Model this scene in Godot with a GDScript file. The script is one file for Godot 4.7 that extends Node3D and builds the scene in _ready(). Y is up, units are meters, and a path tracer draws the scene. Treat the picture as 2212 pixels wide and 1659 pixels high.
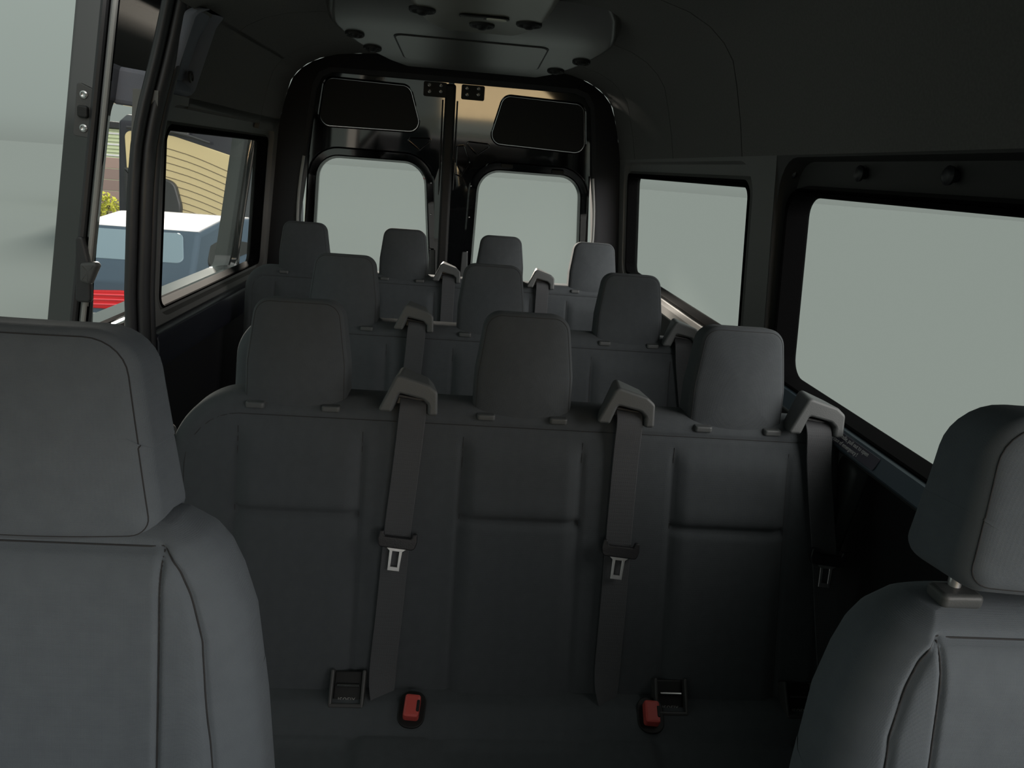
extends Node3D
# Interior of a black passenger van, seen from between the front seats towards the rear doors.
# x to the right, y up from the van floor, z towards the windscreen; metres.

const XC := -0.08          # middle of the van
const GROUND := -0.65      # pavement below the van floor
const ZR := -3.75          # plane of the rear doors
var M := {}
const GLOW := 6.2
var taken := {}

# ------------------------------------------------------------------ geometry
class Geo:
	var p := PackedVector3Array()
	func tri(a: Vector3, b: Vector3, c: Vector3) -> void:
		p.append(a); p.append(b); p.append(c)
	func quad(a: Vector3, b: Vector3, c: Vector3, d: Vector3) -> void:
		tri(a, b, c); tri(a, c, d)
	func loft(loops: Array, cap0 := false, cap1 := false, closed := true) -> void:
		for i in loops.size() - 1:
			var a: PackedVector3Array = loops[i]
			var b: PackedVector3Array = loops[i + 1]
			var n := a.size()
			for k in (n if closed else n - 1):
				var k2 := (k + 1) % n
				quad(a[k], a[k2], b[k2], b[k])
		if cap0: fan(loops[0], true)
		if cap1: fan(loops[loops.size() - 1], false)
	func fan(l: PackedVector3Array, flip: bool) -> void:
		var c := Vector3.ZERO
		for v in l: c += v
		c /= l.size()
		for k in l.size():
			if flip: tri(c, l[(k + 1) % l.size()], l[k])
			else: tri(c, l[k], l[(k + 1) % l.size()])
	func add(o: Geo, xf := Transform3D.IDENTITY) -> Geo:
		for v in o.p: p.append(xf * v)
		return self
	func xform(xf: Transform3D) -> Geo:
		for i in p.size(): p[i] = xf * p[i]
		return self
	func warp(f: Callable) -> Geo:
		for i in p.size(): p[i] = f.call(p[i])
		return self
	func mesh(crease := 38.0, solid := true) -> ArrayMesh:
		var n := p.size() / 3
		var fn := PackedVector3Array()
		var vol := 0.0
		var c0 := p[0] if n else Vector3.ZERO
		for i in n:
			vol += (p[i * 3] - c0).dot((p[i * 3 + 1] - c0).cross(p[i * 3 + 2] - c0))
		var flip := solid and vol < 0.0
		var at := {}
		for i in n:
			var a := p[i * 3]
			var b := p[i * 3 + 1]
			var c := p[i * 3 + 2]
			var f := (b - a).cross(c - a)
			fn.append(-f if flip else f)
			for k in 3:
				var key := Vector3i((p[i * 3 + k] * 20000.0).round())
				if at.has(key): at[key].append(i)
				else: at[key] = PackedInt32Array([i])
		var un := PackedVector3Array()
		for f in fn: un.append(f.normalized())
		var cosc := cos(deg_to_rad(crease))
		var V := PackedVector3Array()
		var N := PackedVector3Array()
		for i in n:
			if fn[i].length_squared() < 1e-18: continue
			for k in ([0, 1, 2] if flip else [0, 2, 1]):
				var v := p[i * 3 + k]
				var s := Vector3.ZERO
				for j in at[Vector3i((v * 20000.0).round())]:
					if un[j].dot(un[i]) > cosc: s += fn[j]
				V.append(v)
				N.append(s.normalized() if s.length_squared() > 1e-20 else un[i])
		var arr := []
		arr.resize(Mesh.ARRAY_MAX)
		arr[Mesh.ARRAY_VERTEX] = V
		arr[Mesh.ARRAY_NORMAL] = N
		var m := ArrayMesh.new()
		m.add_surface_from_arrays(Mesh.PRIMITIVE_TRIANGLES, arr)
		return m

func V2(x: float, y: float) -> Vector2: return Vector2(x, y)
func P2(a: Array) -> PackedVector2Array: return PackedVector2Array(a)

func round_poly(pts: PackedVector2Array, r: Variant, n := 6) -> PackedVector2Array:
	var out := PackedVector2Array()
	var m := pts.size()
	for i in m:
		var rad: float = r[i] if r is Array else r
		var a := (pts[(i + m - 1) % m] - pts[i]).normalized()
		var b := (pts[(i + 1) % m] - pts[i]).normalized()
		var half := acos(clampf(a.dot(b), -0.9999, 0.9999)) / 2.0
		var t := rad / tan(half)
		var c := pts[i] + (a + b).normalized() * rad / sin(half)
		var s := pts[i] + a * t - c
		var e := pts[i] + b * t - c
		var sw := s.angle_to(e)
		for k in n + 1: out.append(c + s.rotated(sw * k / n))
	return out

func rect(w: float, h: float, r: float, n := 5) -> PackedVector2Array:
	return round_poly(P2([V2(-w / 2, -h / 2), V2(w / 2, -h / 2), V2(w / 2, h / 2), V2(-w / 2, h / 2)]), r, n)

func circle(r: float, n := 20) -> PackedVector2Array:
	var o := PackedVector2Array()
	for i in n: o.append(Vector2(r, 0).rotated(TAU * i / n))
	return o

func inset(poly: PackedVector2Array, d: float) -> PackedVector2Array:
	var out := PackedVector2Array()
	var m := poly.size()
	for i in m:
		var a := (poly[i] - poly[(i + m - 1) % m])
		var b := (poly[(i + 1) % m] - poly[i])
		if a.length() < 1e-7: a = b
		if b.length() < 1e-7: b = a
		var na := Vector2(-a.y, a.x).normalized()
		var nb := Vector2(-b.y, b.x).normalized()
		var nn := (na + nb)
		nn = nn.normalized() / maxf(0.5, nn.length() / 2.0) if nn.length() > 1e-4 else na
		out.append(poly[i] + nn * d)
	return out

func densify(poly: PackedVector2Array, step: float) -> PackedVector2Array:
	var o := PackedVector2Array()
	for i in poly.size():
		var a := poly[i]
		var b := poly[(i + 1) % poly.size()]
		var n := maxi(1, int(ceil(a.distance_to(b) / step)))
		for k in n: o.append(a.lerp(b, float(k) / n))
	return o

func lift(poly: PackedVector2Array, z: float) -> PackedVector3Array:
	var o := PackedVector3Array()
	for v in poly: o.append(Vector3(v.x, v.y, z))
	return o

# an outline in xy, extruded 0..depth along z, both rims rounded
func slab(poly: PackedVector2Array, depth: float, bevel := 0.003, seg := 3) -> Geo:
	var g := Geo.new()
	var loops := []
	for k in seg + 1:
		var a := PI / 2 * k / seg
		loops.append(lift(inset(poly, bevel * (1 - sin(a))), bevel * (1 - cos(a))))
	for k in seg + 1:
		var a := PI / 2 * k / seg
		loops.append(lift(inset(poly, bevel * (1 - cos(a))), depth - bevel * (1 - sin(a))))
	g.loft(loops)
	var base := inset(poly, bevel)
	var idx := Geometry2D.triangulate_polygon(base)
	if idx.is_empty():
		g.fan(lift(base, 0), true)
		g.fan(lift(base, depth), false)
	for i in range(0, idx.size(), 3):
		var a := base[idx[i]]
		var b := base[idx[i + 1]]
		var c := base[idx[i + 2]]
		if (b - a).cross(c - a) < 0:
			var t := b
			b = c
			c = t
		g.tri(Vector3(a.x, a.y, depth), Vector3(b.x, b.y, depth), Vector3(c.x, c.y, depth))
		g.tri(Vector3(a.x, a.y, 0), Vector3(c.x, c.y, 0), Vector3(b.x, b.y, 0))
	return g

func box(size: Vector3, bevel := 0.004, seg := 2) -> Geo:
	return slab(rect(size.x, size.y, bevel * 1.1, 3), size.z, bevel, seg).xform(Transform3D(Basis(), Vector3(0, 0, -size.z / 2)))

# a padded cushion: outline in xy, thick along z, rims well rounded, the front face domed
func pillow(poly: PackedVector2Array, depth: float, rim: float, bulge: float) -> Geo:
	var g := Geo.new()
	var loops := []
	var c := Vector2.ZERO
	for v in poly: c += v
	c /= poly.size()
	var seg := 6
	for k in seg + 1:
		var a := PI / 2 * k / seg
		loops.append(lift(inset(poly, rim * (1 - sin(a))), rim * (1 - cos(a))))
	for k in seg + 1:
		var a := PI / 2 * k / seg
		loops.append(lift(inset(poly, rim * (1 - cos(a))), depth - rim * (1 - sin(a))))
	var base := inset(poly, rim)
	for s in [0.94, 0.86, 0.76, 0.65, 0.53, 0.4, 0.27, 0.13]:
		var l := PackedVector3Array()
		for v in base:
			var q: Vector2 = c + (v - c) * s
			l.append(Vector3(q.x, q.y, depth + bulge * (1 - s * s)))
		loops.append(l)
	g.loft(loops, true, true)
	return g

func tube(path: PackedVector3Array, r: float, sides := 8, closed := false) -> Geo:
	var g := Geo.new()
	var n := path.size()
	var loops := []
	var t0 := (path[1] - path[0]).normalized()
	var u := t0.cross(Vector3.UP if absf(t0.y) < 0.9 else Vector3.RIGHT).normalized()
	for i in n:
		var a := path[(i + n - 1) % n] if closed else path[maxi(i - 1, 0)]
		var b := path[(i + 1) % n] if closed else path[mini(i + 1, n - 1)]
		var t := (b - a).normalized()
		u = (u - t * u.dot(t)).normalized()
		var w := t.cross(u)
		var l := PackedVector3Array()
		for k in sides:
			var an := TAU * k / sides
			l.append(path[i] + (u * cos(an) + w * sin(an)) * r)
		loops.append(l)
	if closed: loops.append(loops[0])
	g.loft(loops, not closed, not closed)
	return g

func lathe(prof: PackedVector2Array, sides := 24) -> Geo:   # profile (radius, height), about y
	var g := Geo.new()
	var loops := []
	for q in prof:
		var l := PackedVector3Array()
		for k in sides: l.append(Vector3(q.x * cos(TAU * k / sides), q.y, -q.x * sin(TAU * k / sides)))
		loops.append(l)
	g.loft(loops, true, true)
	return g

# flat webbing along a path; w is the width direction at each point
func ribbon(path: PackedVector3Array, wd: PackedVector3Array, width: PackedFloat32Array, th: float) -> Geo:
	var g := Geo.new()
	var loops := []
	var n := path.size()
	for i in n:
		var t := (path[mini(i + 1, n - 1)] - path[maxi(i - 1, 0)]).normalized()
		var w := (wd[i] - t * wd[i].dot(t)).normalized()
		var nn := t.cross(w)
		var l := PackedVector3Array()
		var h := width[i] / 2
		for q in [[-1.0, 0.0], [-0.96, -0.5], [0.96, -0.5], [1.0, 0.0], [0.96, 0.5], [-0.96, 0.5]]:
			l.append(path[i] + w * h * q[0] + nn * th * q[1])
		loops.append(l)
	g.loft(loops, true, true)
	return g

func smooth_path(pts: Array, per := 6) -> PackedVector3Array:
	var o := PackedVector3Array()
	for i in pts.size() - 1:
		var a: Vector3 = pts[maxi(i - 1, 0)]
		var b: Vector3 = pts[i]
		var c: Vector3 = pts[i + 1]
		var d: Vector3 = pts[mini(i + 2, pts.size() - 1)]
		for k in per: o.append(b.cubic_interpolate(c, a, d, float(k) / per))
	o.append(pts[pts.size() - 1])
	return o

# where a ray from c at each of n angles leaves a closed outline
func by_angle(poly: PackedVector2Array, c: Vector2, n: int) -> PackedVector2Array:
	var o := PackedVector2Array()
	for i in n:
		var d := Vector2.RIGHT.rotated(TAU * i / n)
		var best := c
		for k in poly.size():
			var h = Geometry2D.segment_intersects_segment(c, c + d * 9.0, poly[k], poly[(k + 1) % poly.size()])
			if h != null: best = h
		o.append(best)
	return o

# ------------------------------------------------------------------ scene tree
func numbered(n: String) -> String:
	taken[n] = taken.get(n, -1) + 1
	return n if taken[n] == 0 else "%s_%03d" % [n, taken[n]]

func tag(o: Node, label: String, category: String, group := "", kind := "") -> Node:
	o.set_meta("label", label)
	o.set_meta("category", category)
	if group: o.set_meta("group", group)
	if kind: o.set_meta("kind", kind)
	return o

func thing(called: String, at: Vector3, label: String, category: String, group := "", kind := "") -> Node3D:
	var o := Node3D.new()
	o.name = numbered(called)
	add_child(o)
	o.position = at
	tag(o, label, category, group, kind)
	return o

func part(called: String, m: Mesh, mat: Material, parent: Node3D, label := "") -> MeshInstance3D:
	var o := MeshInstance3D.new()
	o.name = called
	o.mesh = m
	o.material_override = mat
	parent.add_child(o, true)
	if label: o.set_meta("label", label)
	return o

func at(x: float, y: float, z: float, rx := 0.0, ry := 0.0, rz := 0.0) -> Transform3D:
	return Transform3D(Basis.from_euler(Vector3(deg_to_rad(rx), deg_to_rad(ry), deg_to_rad(rz))), Vector3(x, y, z))

# ------------------------------------------------------------------ materials
func noise_tex(freq: float, seed_: int, lo: Color, hi: Color, size := 512) -> NoiseTexture2D:
	var n := FastNoiseLite.new()
	n.seed = seed_
	n.frequency = freq
	n.fractal_octaves = 4
	var t := NoiseTexture2D.new()
	t.width = size; t.height = size
	t.seamless = true
	t.noise = n
	var g := Gradient.new()
	g.set_color(0, lo); g.set_color(1, hi)
	t.color_ramp = g
	return t

func weave_normal(size: int, threads: int, strength: float) -> ImageTexture:
	var im := Image.create(size, size, false, Image.FORMAT_RGB8)
	var rng := RandomNumberGenerator.new()
	rng.seed = 5
	for y in size:
		for x in size:
			var u := float(x) * threads / size
			var v := float(y) * threads / size
			var over := (int(u) + int(v)) % 2 == 0
			var h := absf(sin(PI * u)) if over else absf(sin(PI * v))
			h = 0.35 + 0.5 * h + rng.randf() * 0.15
			im.set_pixel(x, y, Color(h, h, h))
	im.bump_map_to_normal_map(strength)
	return ImageTexture.create_from_image(im)

func mat(c: Color, rough := 0.8, metal := 0.0, spec := 0.5) -> StandardMaterial3D:
	var m := StandardMaterial3D.new()
	m.albedo_color = c
	m.roughness = rough
	m.metallic = metal
	m.metallic_specular = spec
	return m

func tri(m: StandardMaterial3D, alb: Texture2D, nrm: Texture2D, scale: float, nscale := 1.0) -> StandardMaterial3D:
	m.uv1_triplanar = true
	m.uv1_scale = Vector3.ONE * scale
	if alb: m.albedo_texture = alb
	if nrm:
		m.normal_enabled = true
		m.normal_texture = nrm
		m.normal_scale = nscale
	return m

func cloth(c: Color, k: int) -> StandardMaterial3D:
	var m := mat(c, 0.95, 0.0, 0.25)
	tri(m, noise_tex(0.006, k, Color(0.95, 0.95, 0.955), Color(1, 1, 1)), M.weave, 9.0, 0.7)
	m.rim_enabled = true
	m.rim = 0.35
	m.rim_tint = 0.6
	return m

func materials() -> void:
	M.weave = weave_normal(512, 96, 3.0)
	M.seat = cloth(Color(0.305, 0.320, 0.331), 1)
	M.front_seat = cloth(Color(0.405, 0.43, 0.452), 2)  # same cloth as the benches, made lighter to stand for stronger front light
	M.thread = mat(Color(0.2, 0.2, 0.205), 0.9)
	var grain := noise_tex(0.25, 7, Color(0.45, 0.45, 1), Color(0.55, 0.55, 1), 256)
	var gn := FastNoiseLite.new()
	gn.seed = 8; gn.frequency = 0.12
	var gt := NoiseTexture2D.new()
	gt.width = 256; gt.height = 256; gt.seamless = true; gt.noise = gn; gt.as_normal_map = true; gt.bump_strength = 2.0
	M.grain = gt
	M.surround = tri(mat(Color(0.2, 0.2, 0.21), 0.8, 0, 0.3), null, gt, 8.0, 0.2)
	M.shaded_trim = tri(mat(Color(0.24, 0.24, 0.235), 0.6, 0, 0.35), null, gt, 8.0, 0.25)  # trim copy darkened to paint the shade in the big window recess
	M.reveal = mat(Color(0.04, 0.04, 0.043), 0.9, 0, 0.1)
	M.pad = tri(mat(Color(0.48, 0.49, 0.53), 0.85), null, gt, 10.0, 0.5)
	M.liner = tri(mat(Color(0.45, 0.445, 0.435), 1.0, 0, 0.2), noise_tex(0.03, 3, Color(0.9, 0.9, 0.9), Color(1, 1, 1)), M.weave, 9.0, 0.5)
	M.plastic = tri(mat(Color(0.245, 0.245, 0.245), 0.5, 0, 0.5), null, gt, 8.0, 0.25)
	M.trim = tri(mat(Color(0.44, 0.438, 0.43), 0.6, 0, 0.4), null, gt, 8.0, 0.25)
	M.dark_plastic = tri(mat(Color(0.13, 0.13, 0.14), 0.45, 0, 0.5), null, gt, 8.0, 0.2)
	M.console = tri(mat(Color(0.25, 0.247, 0.235), 0.32, 0, 0.6), null, gt, 10.0, 0.12)
	M.guide = tri(mat(Color(0.31, 0.32, 0.322), 0.5, 0, 0.5), null, gt, 12.0, 0.2)
	M.cap = mat(Color(0.55, 0.55, 0.54), 0.4)
	M.paint = mat(Color(0.035, 0.037, 0.045), 0.05, 0.0, 1.0)
	M.paint.clearcoat_enabled = true
	M.paint.clearcoat = 1.0
	M.paint.clearcoat_roughness = 0.04
	M.recess = mat(Color(0.05, 0.055, 0.06), 0.7)
	M.rubber = mat(Color(0.155, 0.155, 0.165), 0.42)
	M.black = mat(Color(0.03, 0.03, 0.032), 0.6)
	M.metal = mat(Color(0.7, 0.7, 0.7), 0.25, 1.0)
	M.chrome = mat(Color(0.9, 0.9, 0.9), 0.3, 0.9)
	M.red = mat(Color(0.74, 0.30, 0.28), 0.5)
	var web := weave_normal(256, 24, 5.0)
	M.belt = tri(mat(Color(0.305, 0.31, 0.32), 0.8, 0, 0.4), null, web, 22.0, 0.8)
	M.floor = tri(mat(Color(0.16, 0.16, 0.16), 0.7), noise_tex(0.05, 11, Color(0.8, 0.8, 0.8), Color(1, 1, 1)), null, 2.0)
	var gl := mat(Color(0.85, 0.9, 0.88, 0.04), 0.02, 0.0, 0.0)
	gl.transparency = BaseMaterial3D.TRANSPARENCY_ALPHA
	M.glass = gl
	M.ground = mat(Color(0.365, 0.395, 0.395), 1.0, 0, 0.0)
	M.white = mat(Color(0.8, 0.8, 0.8), 0.5)
	M.label = mat(Color(0.30, 0.29, 0.34), 0.4)
	M.ledge = mat(Color(0.15, 0.155, 0.19), 0.3)
	M.duct = tri(mat(Color(0.38, 0.37, 0.33), 0.36, 0, 0.6), null, M.grain, 10.0, 0.12)  # warm light reflected on the duct is put into its base colour
	M.sill = mat(Color(0.33, 0.38, 0.42), 0.3)  # bluish sky reflection painted into the rail colour

# ------------------------------------------------------------------ the van's section
const PROF := [[0.0, 0.86], [0.5, 0.885], [1.05, 0.87], [1.49, 0.83], [1.575, 0.815], [1.66, 0.797], [1.75, 0.772], [1.81, 0.752], [1.85, 0.722], [1.885, 0.68], [1.915, 0.62], [1.937, 0.54], [1.95, 0.44], [1.958, 0.3], [1.962, 0.15], [1.963, 0.0]]

func hw(y: float) -> float:
	for i in PROF.size() - 1:
		if y <= PROF[i + 1][0]:
			return lerpf(PROF[i][1], PROF[i + 1][1], clampf((y - PROF[i][0]) / (PROF[i + 1][0] - PROF[i][0]), 0, 1))
	return 0.0

func wall_pt(side: float, y: float, z: float, off := 0.0) -> Vector3:
	return Vector3(XC + side * (hw(y) + off), y, z)

# the rim of the sliding door opening runs straighter than the lining above it
func rim_pt(y: float, z: float, off: float) -> Vector3:
	var w := hw(y) if y < 1.575 else 0.815 - (y - 1.575) * 0.25
	return Vector3(XC - (w + off), y, z)

func wall_loop(side: float, y0: float, y1: float, z0: float, z1: float, r: float, off: float) -> PackedVector3Array:
	var o := PackedVector3Array()
	for q in round_poly(P2([V2(z0, y0), V2(z1, y0), V2(z1, y1), V2(z0, y1)]), r, 7):
		o.append(wall_pt(side, q.y, q.x, off))
	return o

# ------------------------------------------------------------------ main
func _ready() -> void:
	var cam := Camera3D.new()
	cam.name = "camera"
	add_child(cam)
	cam.transform = Transform3D(cam_basis(), Vector3(0, 1.5, 0))
	cam.fov = rad_to_deg(2.0 * atan(829.5 / 1609.0))
	cam.near = 0.02
	cam.far = 400.0
	var we := WorldEnvironment.new()
	we.name = "world_environment"
	var env := Environment.new()
	env.background_mode = Environment.BG_SKY
	env.tonemap_mode = Environment.TONE_MAPPER_LINEAR
	env.tonemap_exposure = 1.0
	env.sdfgi_enabled = true
	env.ssao_enabled = true
	env.ssil_enabled = true
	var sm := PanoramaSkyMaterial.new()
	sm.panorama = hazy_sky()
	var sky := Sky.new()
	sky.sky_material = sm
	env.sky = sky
	we.environment = env
	add_child(we)

	var sun := DirectionalLight3D.new()
	sun.name = "low_sun"
	sun.light_color = Color(1.0, 0.96, 0.9)
	sun.light_energy = 4.5
	sun.light_angular_distance = 8.0
	sun.shadow_enabled = true
	add_child(sun)
	sun.look_at_from_position(Vector3(-0.30, 0.32, -1.0) * 30.0, Vector3.ZERO)

	materials()
	shell()
	rear_doors()
	sliding_door()
	console()
	benches()
	front_seats()
	outside()

# an even grey-green overcast, brighter towards the zenith with a broad glow lobe added
# ahead of the van to light the front seats
func hazy_sky() -> ImageTexture:
	var w := 256
	var h := 128
	var im := Image.create(w, h, false, Image.FORMAT_RGBF)
	var sun := Vector3(0.78, 0.24, 0.70).normalized()  # centre of the added glow lobe, apart from the directional light
	for j in h:
		var el := PI * (0.5 - (j + 0.5) / h)
		for i in w:
			var az := TAU * (i + 0.5) / w
			var d := Vector3(sin(az) * cos(el), sin(el), -cos(az) * cos(el))
			var up := maxf(0.0, d.y)
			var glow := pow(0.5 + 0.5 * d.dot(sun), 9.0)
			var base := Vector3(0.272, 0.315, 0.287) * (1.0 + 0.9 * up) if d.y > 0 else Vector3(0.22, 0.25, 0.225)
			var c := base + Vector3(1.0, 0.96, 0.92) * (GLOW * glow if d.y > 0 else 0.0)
			im.set_pixel(i, j, Color(c.x, c.y, c.z))
	return ImageTexture.create_from_image(im)

# the camera's axes: level line, optical axis pitched down 16 degrees and rolled with the photograph
func cam_basis() -> Basis:
	var fwd := Vector3(-96.0, 474.5, -1609.0).normalized()     # the van's -z as the lens sees it
	var t := (96.0 * 96.0 + 474.5 * 474.5 + 1609.0 * 1609.0) / (96.0 + 474.5 * 0.08)
	var xr := Vector3(t - 96.0, 474.5 - 0.08 * t, -1609.0).normalized()
	var z := -fwd
	var y := z.cross(xr)
	return Basis(xr, y, z).transposed()

# ------------------------------------------------------------------ body shell
func sweep(pts: PackedVector2Array, z0: float, z1: float, th: float) -> Geo:
	# an open section (x, y) given thickness outwards (away from the van's middle), extruded along z
	var c := Vector2(XC, 1.0)
	var ring := PackedVector2Array(pts)
	for i in range(pts.size() - 1, -1, -1):
		var a := pts[maxi(i - 1, 0)]
		var b := pts[mini(i + 1, pts.size() - 1)]
		var n := Vector2(-(b - a).y, (b - a).x).normalized()
		if n.dot(pts[i] - c) < 0: n = -n
		ring.append(pts[i] + n * th)
	var g := Geo.new()
	var e := 0.003
	var loops := [lift(ring, z0), lift(ring, z1)]
	g.loft(loops)
	var idx := Geometry2D.triangulate_polygon(ring)
	for i in range(0, idx.size(), 3):
		for z in [z0, z1]:
			g.tri(Vector3(ring[idx[i]].x, ring[idx[i]].y, z), Vector3(ring[idx[i + 1]].x, ring[idx[i + 1]].y, z), Vector3(ring[idx[i + 2]].x, ring[idx[i + 2]].y, z))
	return g

func section(side_a: float, ya: float, side_b: float, yb: float) -> PackedVector2Array:
	# along the inner section from side a at height ya over the roof to side b at height yb
	var o := PackedVector2Array()
	o.append(V2(XC + side_a * hw(ya), ya))
	for q in PROF:
		if q[0] > ya + 0.004: o.append(V2(XC + side_a * q[1], q[0]))
	for i in range(PROF.size() - 2, -1, -1):
		if PROF[i][0] > yb + 0.004: o.append(V2(XC + side_b * PROF[i][1], PROF[i][0]))
	o.append(V2(XC + side_b * hw(yb), yb))
	return o

func side_section(side: float, y0: float, y1: float) -> PackedVector2Array:
	var o := PackedVector2Array()
	o.append(V2(XC + side * hw(y0), y0))
	for q in PROF:
		if q[0] > y0 + 0.004 and q[0] < y1 - 0.004: o.append(V2(XC + side * q[1], q[0]))
	o.append(V2(XC + side * hw(y1), y1))
	return o

func window(called: String, side: float, cell: Array, stages: Array, pane_off: float, label: String, m: Material) -> Node3D:
	# cell and stages: [y0, y1, z0, z1, r, offset outwards]
	var w := thing(called, Vector3.ZERO, label, "window", "", "structure")
	var loops := [wall_loop(side, cell[0], cell[1], cell[2], cell[3], 0.0008, 0.07), wall_loop(side, cell[0], cell[1], cell[2], cell[3], 0.0008, 0.0)]
	for s in stages: loops.append(wall_loop(side, s[0], s[1], s[2], s[3], s[4], s[5]))
	var l: Array = stages[stages.size() - 1]
	loops.append(wall_loop(side, l[0], l[1], l[2], l[3], l[4], 0.07))
	loops.append(loops[0])
	var g := Geo.new()
	var split := mini(5, loops.size() - 3)
	g.loft(loops.slice(0, split + 1))
	g.loft([loops[loops.size() - 2], loops[loops.size() - 1]])
	part("window_frame", g.mesh(30.0, false), m, w)
	var gr := Geo.new()
	gr.loft(loops.slice(split, loops.size() - 1))
	part("reveal", gr.mesh(30.0, false), M.reveal, w)
	var gk := Geo.new()
	var gl := []
	for q in [[-0.008, 0.012], [-0.001, 0.010], [0.002, 0.014], [0.003, pane_off + 0.004], [-0.006, pane_off + 0.004]]:
		gl.append(wall_loop(side, l[0] + q[0], l[1] - q[0], l[2] + q[0], l[3] - q[0], l[4], q[1]))
	gk.loft(gl)
	part("gasket", gk.mesh(30, false), M.reveal, w, "black rubber edge round the glass")
	var gp := Geo.new()
	var pl := []
	for k in 2: pl.append(wall_loop(side, l[0] - 0.008, l[1] + 0.008, l[2] - 0.008, l[3] + 0.008, l[4], pane_off + 0.004 * k))
	gp.loft(pl, true, true)
	part("pane", gp.mesh(30.0), M.glass, w)
	return w

func shell() -> void:
	# floor
	var f := thing("floor", Vector3.ZERO, "dark rubber floor of the van under the bench seats", "floor", "", "structure")
	part("floor_covering", box(Vector3(1.76, 0.05, 5.0), 0.004).xform(at(XC, -0.025, -1.3)).mesh(), M.floor, f)
	# ceiling: headliner panels with joints between them
	var c := thing("ceiling", Vector3.ZERO, "dark grey fabric headliner with curved seams over the whole cabin", "ceiling", "", "structure")
	part("headliner_panel", sweep(section(1, 1.577, -1, 1.577), -0.95, 0.9, 0.02).mesh(25), M.liner, c)
	part("headliner_panel", sweep(section(1, 1.577, -1, 1.86), -2.056, -0.954, 0.02).mesh(25), M.liner, c)
	part("headliner_panel", sweep(section(1, 1.577, -1, 1.86), -2.76, -2.062, 0.02).mesh(25), M.liner, c)
	part("headliner_panel", sweep(section(1, 1.577, -1, 1.86), -3.40, -2.766, 0.02).mesh(25), M.liner, c)
	part("headliner_panel", sweep(section(1, 1.577, -1, 1.577), ZR + 0.01, -3.406, 0.02).mesh(25), M.liner, c)
	part("side_panel", sweep(side_section(-1, 1.60, 1.868), -3.40, -2.556, 0.02).mesh(25), M.liner, c)
	var pad := Geo.new()
	var pl := []
	for q in [[0.0, 0.012], [0.0, -0.002], [0.006, -0.014], [0.02, -0.022], [0.045, -0.018], [0.07, -0.006], [0.08, 0.004]]:
		pl.append(wall_loop(-1, 1.635 + q[0] * 0.5, 1.868, -2.55 + q[0] * 0.6, -2.345 - q[0] * 0.6, 0.03, q[1]))
	pad.loft(pl, true, true)
	part("pillar_pad", pad.mesh(40), M.pad, c)
	part("screw_cap", lathe(P2([V2(0.017, 0), V2(0.017, 0.006), V2(0.012, 0.008), V2(0.010, 0.003)])).xform(Transform3D(Basis(Vector3.UP, Vector3.RIGHT, Vector3.FORWARD), wall_pt(-1, 1.69, -2.49, -0.012))).mesh(), M.plastic, c)
	part("roof_skin", sweep(section(1, 1.5, -1, 1.88), ZR, 0.92, 0.03).warp(func(v: Vector3) -> Vector3: return Vector3(XC + (v.x - XC) * 1.075, v.y + 0.05, v.z)).mesh(25), M.paint, c)

	# right wall
	var r := thing("wall_right", Vector3.ZERO, "dark plastic side wall lining below the right-hand windows", "wall", "", "structure")
	var lowp := PackedVector2Array()
	for y in [0.0, 0.3, 0.6, 0.85, 0.96, 0.975, 0.985, 1.0]: lowp.append(V2(XC + hw(y) + 0.09 * smoothstep(0.99, 0.97, y), y))
	part("lower_panel", sweep(lowp, ZR, -0.80, 0.03).mesh(25), M.dark_plastic, r)
	part("cab_panel", sweep(side_section(1, 0.0, 1.0), -0.796, 0.9, 0.03).warp(func(v: Vector3) -> Vector3: return v + Vector3(0.12, 0, 0)).mesh(25), M.dark_plastic, r)
	var wa := window("window_1", 1, [1.0, 1.577, ZR, -1.822], [
		[1.03, 1.566, -3.66, -1.98, 0.09, 0.0], [1.036, 1.558, -3.655, -1.995, 0.085, 0.022], [1.045, 1.528, -3.648, -2.022, 0.045, 0.026],
		[1.051, 1.518, -3.640, -2.03, 0.045, 0.012], [1.056, 1.509, -3.634, -2.036, 0.042, 0.014], [1.060, 1.500, -3.628, -2.045, 0.035, 0.05]], 0.055, "rear right side window seen past the last two rows of headrests", M.trim)
	var wb := window("window_2", 1, [1.0, 1.577, -1.819, -0.80], [
		[1.015, 1.572, -1.816, -0.85, 0.11, 0.0], [1.02, 1.565, -1.812, -0.86, 0.10, 0.042], [1.03, 1.513, -1.806, -0.88, 0.065, 0.045],
		[1.036, 1.506, -1.802, -0.89, 0.06, 0.022], [1.044, 1.499, -1.798, -0.90, 0.055, 0.024], [1.048, 1.490, -1.786, -0.91, 0.05, 0.06]], 0.064, "large right side window beside the nearest bench seat", M.shaded_trim)
	for z in [-1.853, -1.545, -1.26]:
		part("knob", lathe(P2([V2(0.006, -0.012), V2(0.010, -0.01), V2(0.011, 0.0), V2(0.015, 0.001), V2(0.016, 0.006), V2(0.012, 0.010), V2(0.008, 0.012)]), 16).xform(Transform3D(Basis(Vector3.DOWN, Vector3.LEFT, Vector3.FORWARD), wall_pt(1, 1.542, z + 0.06, 0.034))).mesh(), M.dark_plastic, wb)
	# sill rail of the big window, with its printed notice
	var sg := Geo.new()
	var sl := []
	for z in [-1.70, -0.88]:
		sl.append(PackedVector3Array([wall_pt(1, 1.044, z, 0.03), wall_pt(1, 1.044, z, 0.012), wall_pt(1, 1.040, z, 0.004), wall_pt(1, 1.008, z, -0.010), wall_pt(1, 1.002, z, -0.006), wall_pt(1, 1.002, z, 0.04)]))
	sg.loft(sl, true, true)
	part("sill_rail", sg.mesh(20), M.sill, wb)
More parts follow.
